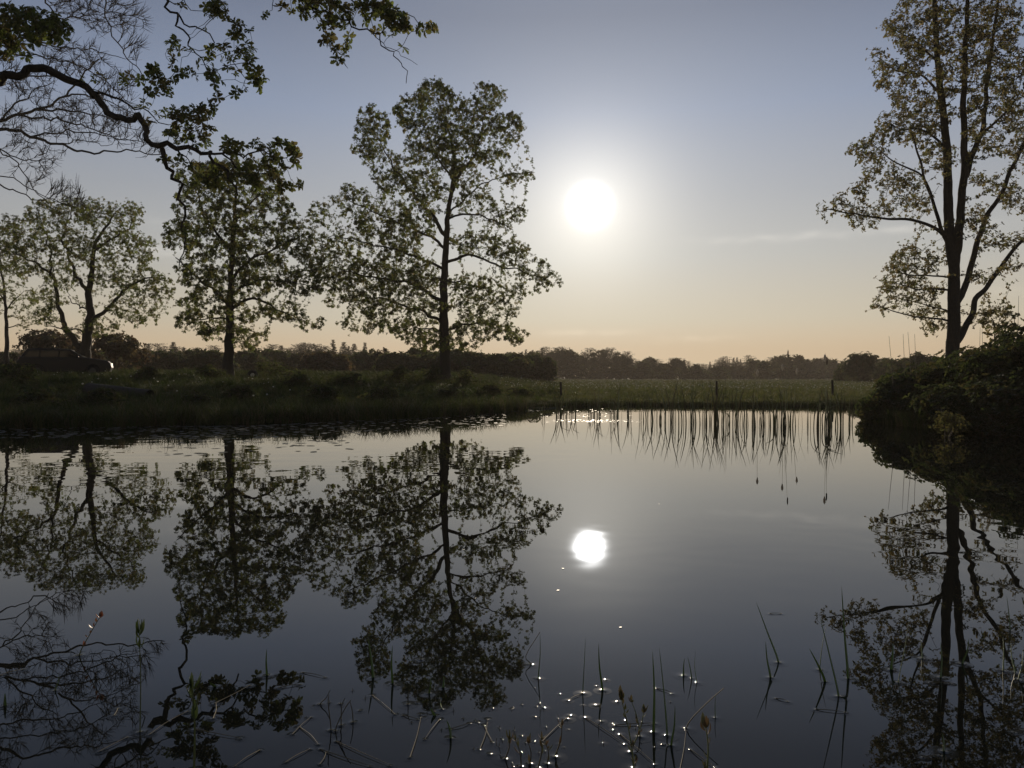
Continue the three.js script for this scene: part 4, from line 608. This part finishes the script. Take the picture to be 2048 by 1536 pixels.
// floating leaves and scum by the left shore and under the sun
{
  const rnd = rngOf(180), items = [], geo = new THREE.CircleGeometry(0.05, 7); geo.rotateX(-Math.PI / 2);
  for (let i = 0; i < 900; i++) { const far = rnd() < 0.8, px = far ? lerp(-20, 1010, rnd()) : lerp(300, 720, rnd()), edge = px < 500 ? 852 : lerp(852, 826, (px - 500) / 500), p = onWater(px, edge + (far ? Math.pow(rnd(), 1.6) * 26 : Math.pow(rnd(), 2) * 60)); p.y = 0.004; items.push([p, up, V(lerp(0.5, 2.4, rnd()), 1, lerp(0.4, 1.3, rnd()))]); }
  for (let i = 0; i < 130; i++) { const p = onWater(lerp(1060, 1320, (rnd() + rnd()) / 2), i % 3 ? 842 + (rnd() - 0.5) * 5 : lerp(818, 834, rnd())); p.y = 0.004; items.push([p, V((rnd() - 0.5) * 0.06, 1, (rnd() - 0.5) * 0.06).normalize(), V(lerp(0.3, 1.3, rnd()), 1, lerp(0.2, 0.6, rnd()))]); }
  for (let i = 0; i < 10; i++) { const p = onWater(lerp(900, 1500, rnd()), lerp(900, 1300, rnd())); p.y = 0.003; items.push([p, up, V(0.2 * rnd() + 0.05, 1, 0.1)]); }
  const im = instanced(scene, 'floating_leaves', geo, std(1, 1, 1, { roughness: 0.5, side: THREE.DoubleSide }), items, [[0.05, 0.055, 0.03], [0.07, 0.065, 0.04], [0.035, 0.045, 0.02]], rnd);
  tag(im, 'small leaves and scum floating along the far left shore', 'leaves', null, 'stuff');
}

// ---------------------------------------------------------------- the car, the log, the posts
{
  const D = 42, p = onGround(134, D), g = thing('parked_car', 'dark estate car parked on the grass bank at far left, facing right', 'car', p);
  g.rotation.y = 0.4; g.scale.setScalar(0.93);
  const paint = phys(0.006, 0.007, 0.008, { roughness: 0.5, specularIntensity: 0.5, clearcoat: 0.25, clearcoatRoughness: 0.15 }), glass = phys(0.008, 0.009, 0.01, { roughness: 0.06, ior: 1.45 }), rubber = std(0.012, 0.012, 0.012, { roughness: 0.85 }), metal = std(0.05, 0.05, 0.05, { roughness: 0.55, metalness: 0.3 }), trim = std(0.01, 0.01, 0.01, { roughness: 0.6 });
  const extrude = (pts, w, bevel) => { const s = new THREE.Shape(); pts.forEach(([x, y], i) => (i ? s.lineTo(x, y) : s.moveTo(x, y))); const e = new THREE.ExtrudeGeometry(s, { depth: w - 2 * bevel, bevelEnabled: true, bevelThickness: bevel, bevelSize: bevel, bevelSegments: 4, curveSegments: 8 }); e.translate(0, 0, -w / 2 + bevel); return e; };
  const arch = (cx, r) => Array.from({ length: 9 }, (_, i) => { const a = Math.PI - (i / 8) * Math.PI; return [cx + Math.cos(a) * r, 0.3 + Math.sin(a) * r]; });
  part(g, 'body', extrude([[-2.2, 0.32], ...arch(-1.35, 0.38), ...arch(1.35, 0.38), [2.15, 0.3], [2.24, 0.5], [2.2, 0.68], [2.08, 0.8], [1.75, 0.88], [1.2, 0.95], [0.95, 0.98], [-2.12, 1.0], [-2.26, 0.75]], 1.74, 0.06), paint);
  const cabin = part(g, 'cabin', extrude([[-2.14, 0.99], [1.0, 0.97], [0.28, 1.42], [0.0, 1.46], [-1.6, 1.46], [-1.85, 1.4]], 1.5, 0.05), paint);
  for (const s of [-1, 1]) {
    for (const q of [[[-2.0, 1.04], [-1.3, 1.04], [-1.25, 1.36], [-1.74, 1.36]], [[-1.2, 1.04], [-0.35, 1.04], [-0.32, 1.38], [-1.15, 1.37]], [[-0.27, 1.04], [0.72, 1.03], [0.22, 1.37], [-0.24, 1.38]]]) { const w = extrude(q, 0.024, 0.005); w.translate(0, 0, s * 0.758); part(cabin, 'window', w, glass); }
    const rail = blank(); tube(rail, [V(-1.75, 1.43, s * 0.6), V(-1.65, 1.53, s * 0.6), V(-0.2, 1.53, s * 0.6), V(-0.05, 1.45, s * 0.6)], [0.018, 0.018, 0.018, 0.018]); part(g, 'roof_rail', bake(rail), trim);
    const hl = new THREE.SphereGeometry(0.16, 16, 10); hl.scale(0.9, 0.55, 0.9); hl.translate(2.1, 0.72, s * 0.62); part(g, 'headlight', hl, phys(0.75, 0.75, 0.72, { roughness: 0.08, clearcoat: 1 }));
    const tl = new THREE.SphereGeometry(0.1, 10, 8); tl.scale(0.5, 1.3, 0.8); tl.translate(-2.2, 0.92, s * 0.72); part(g, 'tail_light', tl, std(0.2, 0.01, 0.01, { roughness: 0.2 }));
    const mi = new THREE.SphereGeometry(0.09, 10, 8); mi.scale(0.8, 0.75, 1.1); mi.translate(0.62, 1.06, s * 0.96); part(g, 'wing_mirror', mi, paint);
    for (const x of [-1.35, 1.35]) {
      const w = part(g, 'wheel', new THREE.TorusGeometry(0.235, 0.085, 10, 24), rubber); w.position.set(x, 0.31, s * 0.78);
      const rim = new THREE.CylinderGeometry(0.2, 0.2, 0.09, 18); rim.rotateX(Math.PI / 2); part(w, 'rim', rim, metal);
    }
    const h1 = new THREE.BoxGeometry(0.16, 0.03, 0.03); h1.translate(-0.2, 0.86, s * 0.885); part(g, 'door_handle', h1, trim);
  }
  const ws = new THREE.PlaneGeometry(1.3, 0.74); ws.rotateY(Math.PI / 2); ws.rotateZ(1.01); ws.translate(0.70, 1.22, 0); part(cabin, 'windscreen', ws, glass);
}
{
  const D = 28, a = at(178, 768, D), b = at(300, 772, D - 1.2); a.y = groundAt(a.x, a.z) + 0.16; b.y = groundAt(b.x, b.z) + 0.12;
  const g = thing('fallen_log', 'dark fallen log lying on the grass below the parked car', 'log', V(a.x, groundAt(a.x, a.z), a.z)), t = blank(), o = g.position, m = a.clone().lerp(b, 0.5); m.y = groundAt(m.x, m.z) + 0.14;
  tube(t, [a.clone().sub(o), m.sub(o), b.clone().sub(o)], [0.27, 0.23, 0.18]); part(g, 'log_trunk', bake(t), barkMat);
  const end = new THREE.CircleGeometry(0.265, 14); end.rotateY(-Math.PI / 2 + 0.2); part(g, 'cut_end', end, std(0.09, 0.07, 0.05));
}
{
  const D = 43, p = at(505, 733, D), y = groundAt(p.x, p.z), g = thing('old_tyre', 'dark tyre with a pale centre leaning in the grass right of the broad oak', 'tyre', V(p.x, y, p.z));
  const t = part(g, 'tyre', new THREE.TorusGeometry(0.2, 0.085, 10, 22), std(0.012, 0.012, 0.012)), hub = new THREE.CylinderGeometry(0.1, 0.1, 0.05, 16); hub.rotateX(Math.PI / 2); t.position.set(0, 0.29, 0); t.rotation.x = -0.12; part(g, 'hub', hub, std(0.4, 0.37, 0.3, { roughness: 0.5 })).position.set(0, 0.29, 0.01);
  const st = blank(); tube(st, [V(0, -0.05, -0.12), V(0, 0.3, -0.1), V(0, 0.62, -0.09)], [0.03, 0.03, 0.028]); part(g, 'stake', bake(st), twigMat);
}
for (const [px, py, label] of [[1122, 764, 'leftmost weathered fence post across the pond, near the tall oak'], [1433, 762, 'weathered fence post in the meadow behind the middle reeds'], [1665, 760, 'weathered fence post in the meadow behind the rightmost cattails']]) {
  const D = 40, p = onGround(px, D), h = heightTo(py, D, p.y), g = new THREE.CylinderGeometry(0.055, 0.062, h + 0.2, 7, 3); g.translate(0, h / 2 - 0.1, 0);
  const q = g.attributes.position; for (let i = 0; i < q.count; i++) q.setX(i, q.getX(i) + 0.02 * noise2(q.getY(i) * 2, px)); g.computeVertexNormals();
  const t = thing('fence_post', label, 'post', p); part(t, 'post', g, twigMat);
}
// dry stems standing on the right bank
for (const [px, top, D, lean] of [[1790, 672, 21, -0.12], [1812, 668, 21.5, -0.06], [1826, 664, 21.2, -0.1], [1834, 668, 21, -0.05], [2034, 592, 21, 0.02], [2042, 600, 20.6, 0.12], [1958, 655, 22.5, 0.02], [1968, 658, 22.4, -0.05]]) {
  const p = onGround(px, D), h = heightTo(top, D, p.y), g = thing('dry_weed', 'thin dry weed stalk rising out of the right bank thicket', 'stalk', p, 'dry weed stalks on the right bank'), t = blank();
  tube(t, [V(0, -0.05, 0), V(lean * h * 0.2, h * 0.5, 0), V(lean * h * 0.6, h, 0)], [0.011, 0.008, 0.004]); part(g, 'stalk', bake(t), twigMat);
}
// say which one of its kind each is, counted from the left
{
  const nth = (n) => n + (n % 100 > 10 && n % 100 < 14 ? 'th' : ['th', 'st', 'nd', 'rd'][n % 10] ?? 'th'), sets = {};
  for (const o of scene.children) if (o.isGroup && o.userData.group && !/tiny stem/.test(o.userData.group)) (sets[o.userData.group] ??= []).push(o);
  for (const list of Object.values(sets)) list.sort((a, b) => a.position.x / -a.position.z - b.position.x / -b.position.z).forEach((o, i) => { o.userData.label += i === 0 ? ', leftmost of them' : i === list.length - 1 ? ', rightmost of them' : `, ${nth(i + 1)} from the left`; });
}
renderer.render(scene, camera);
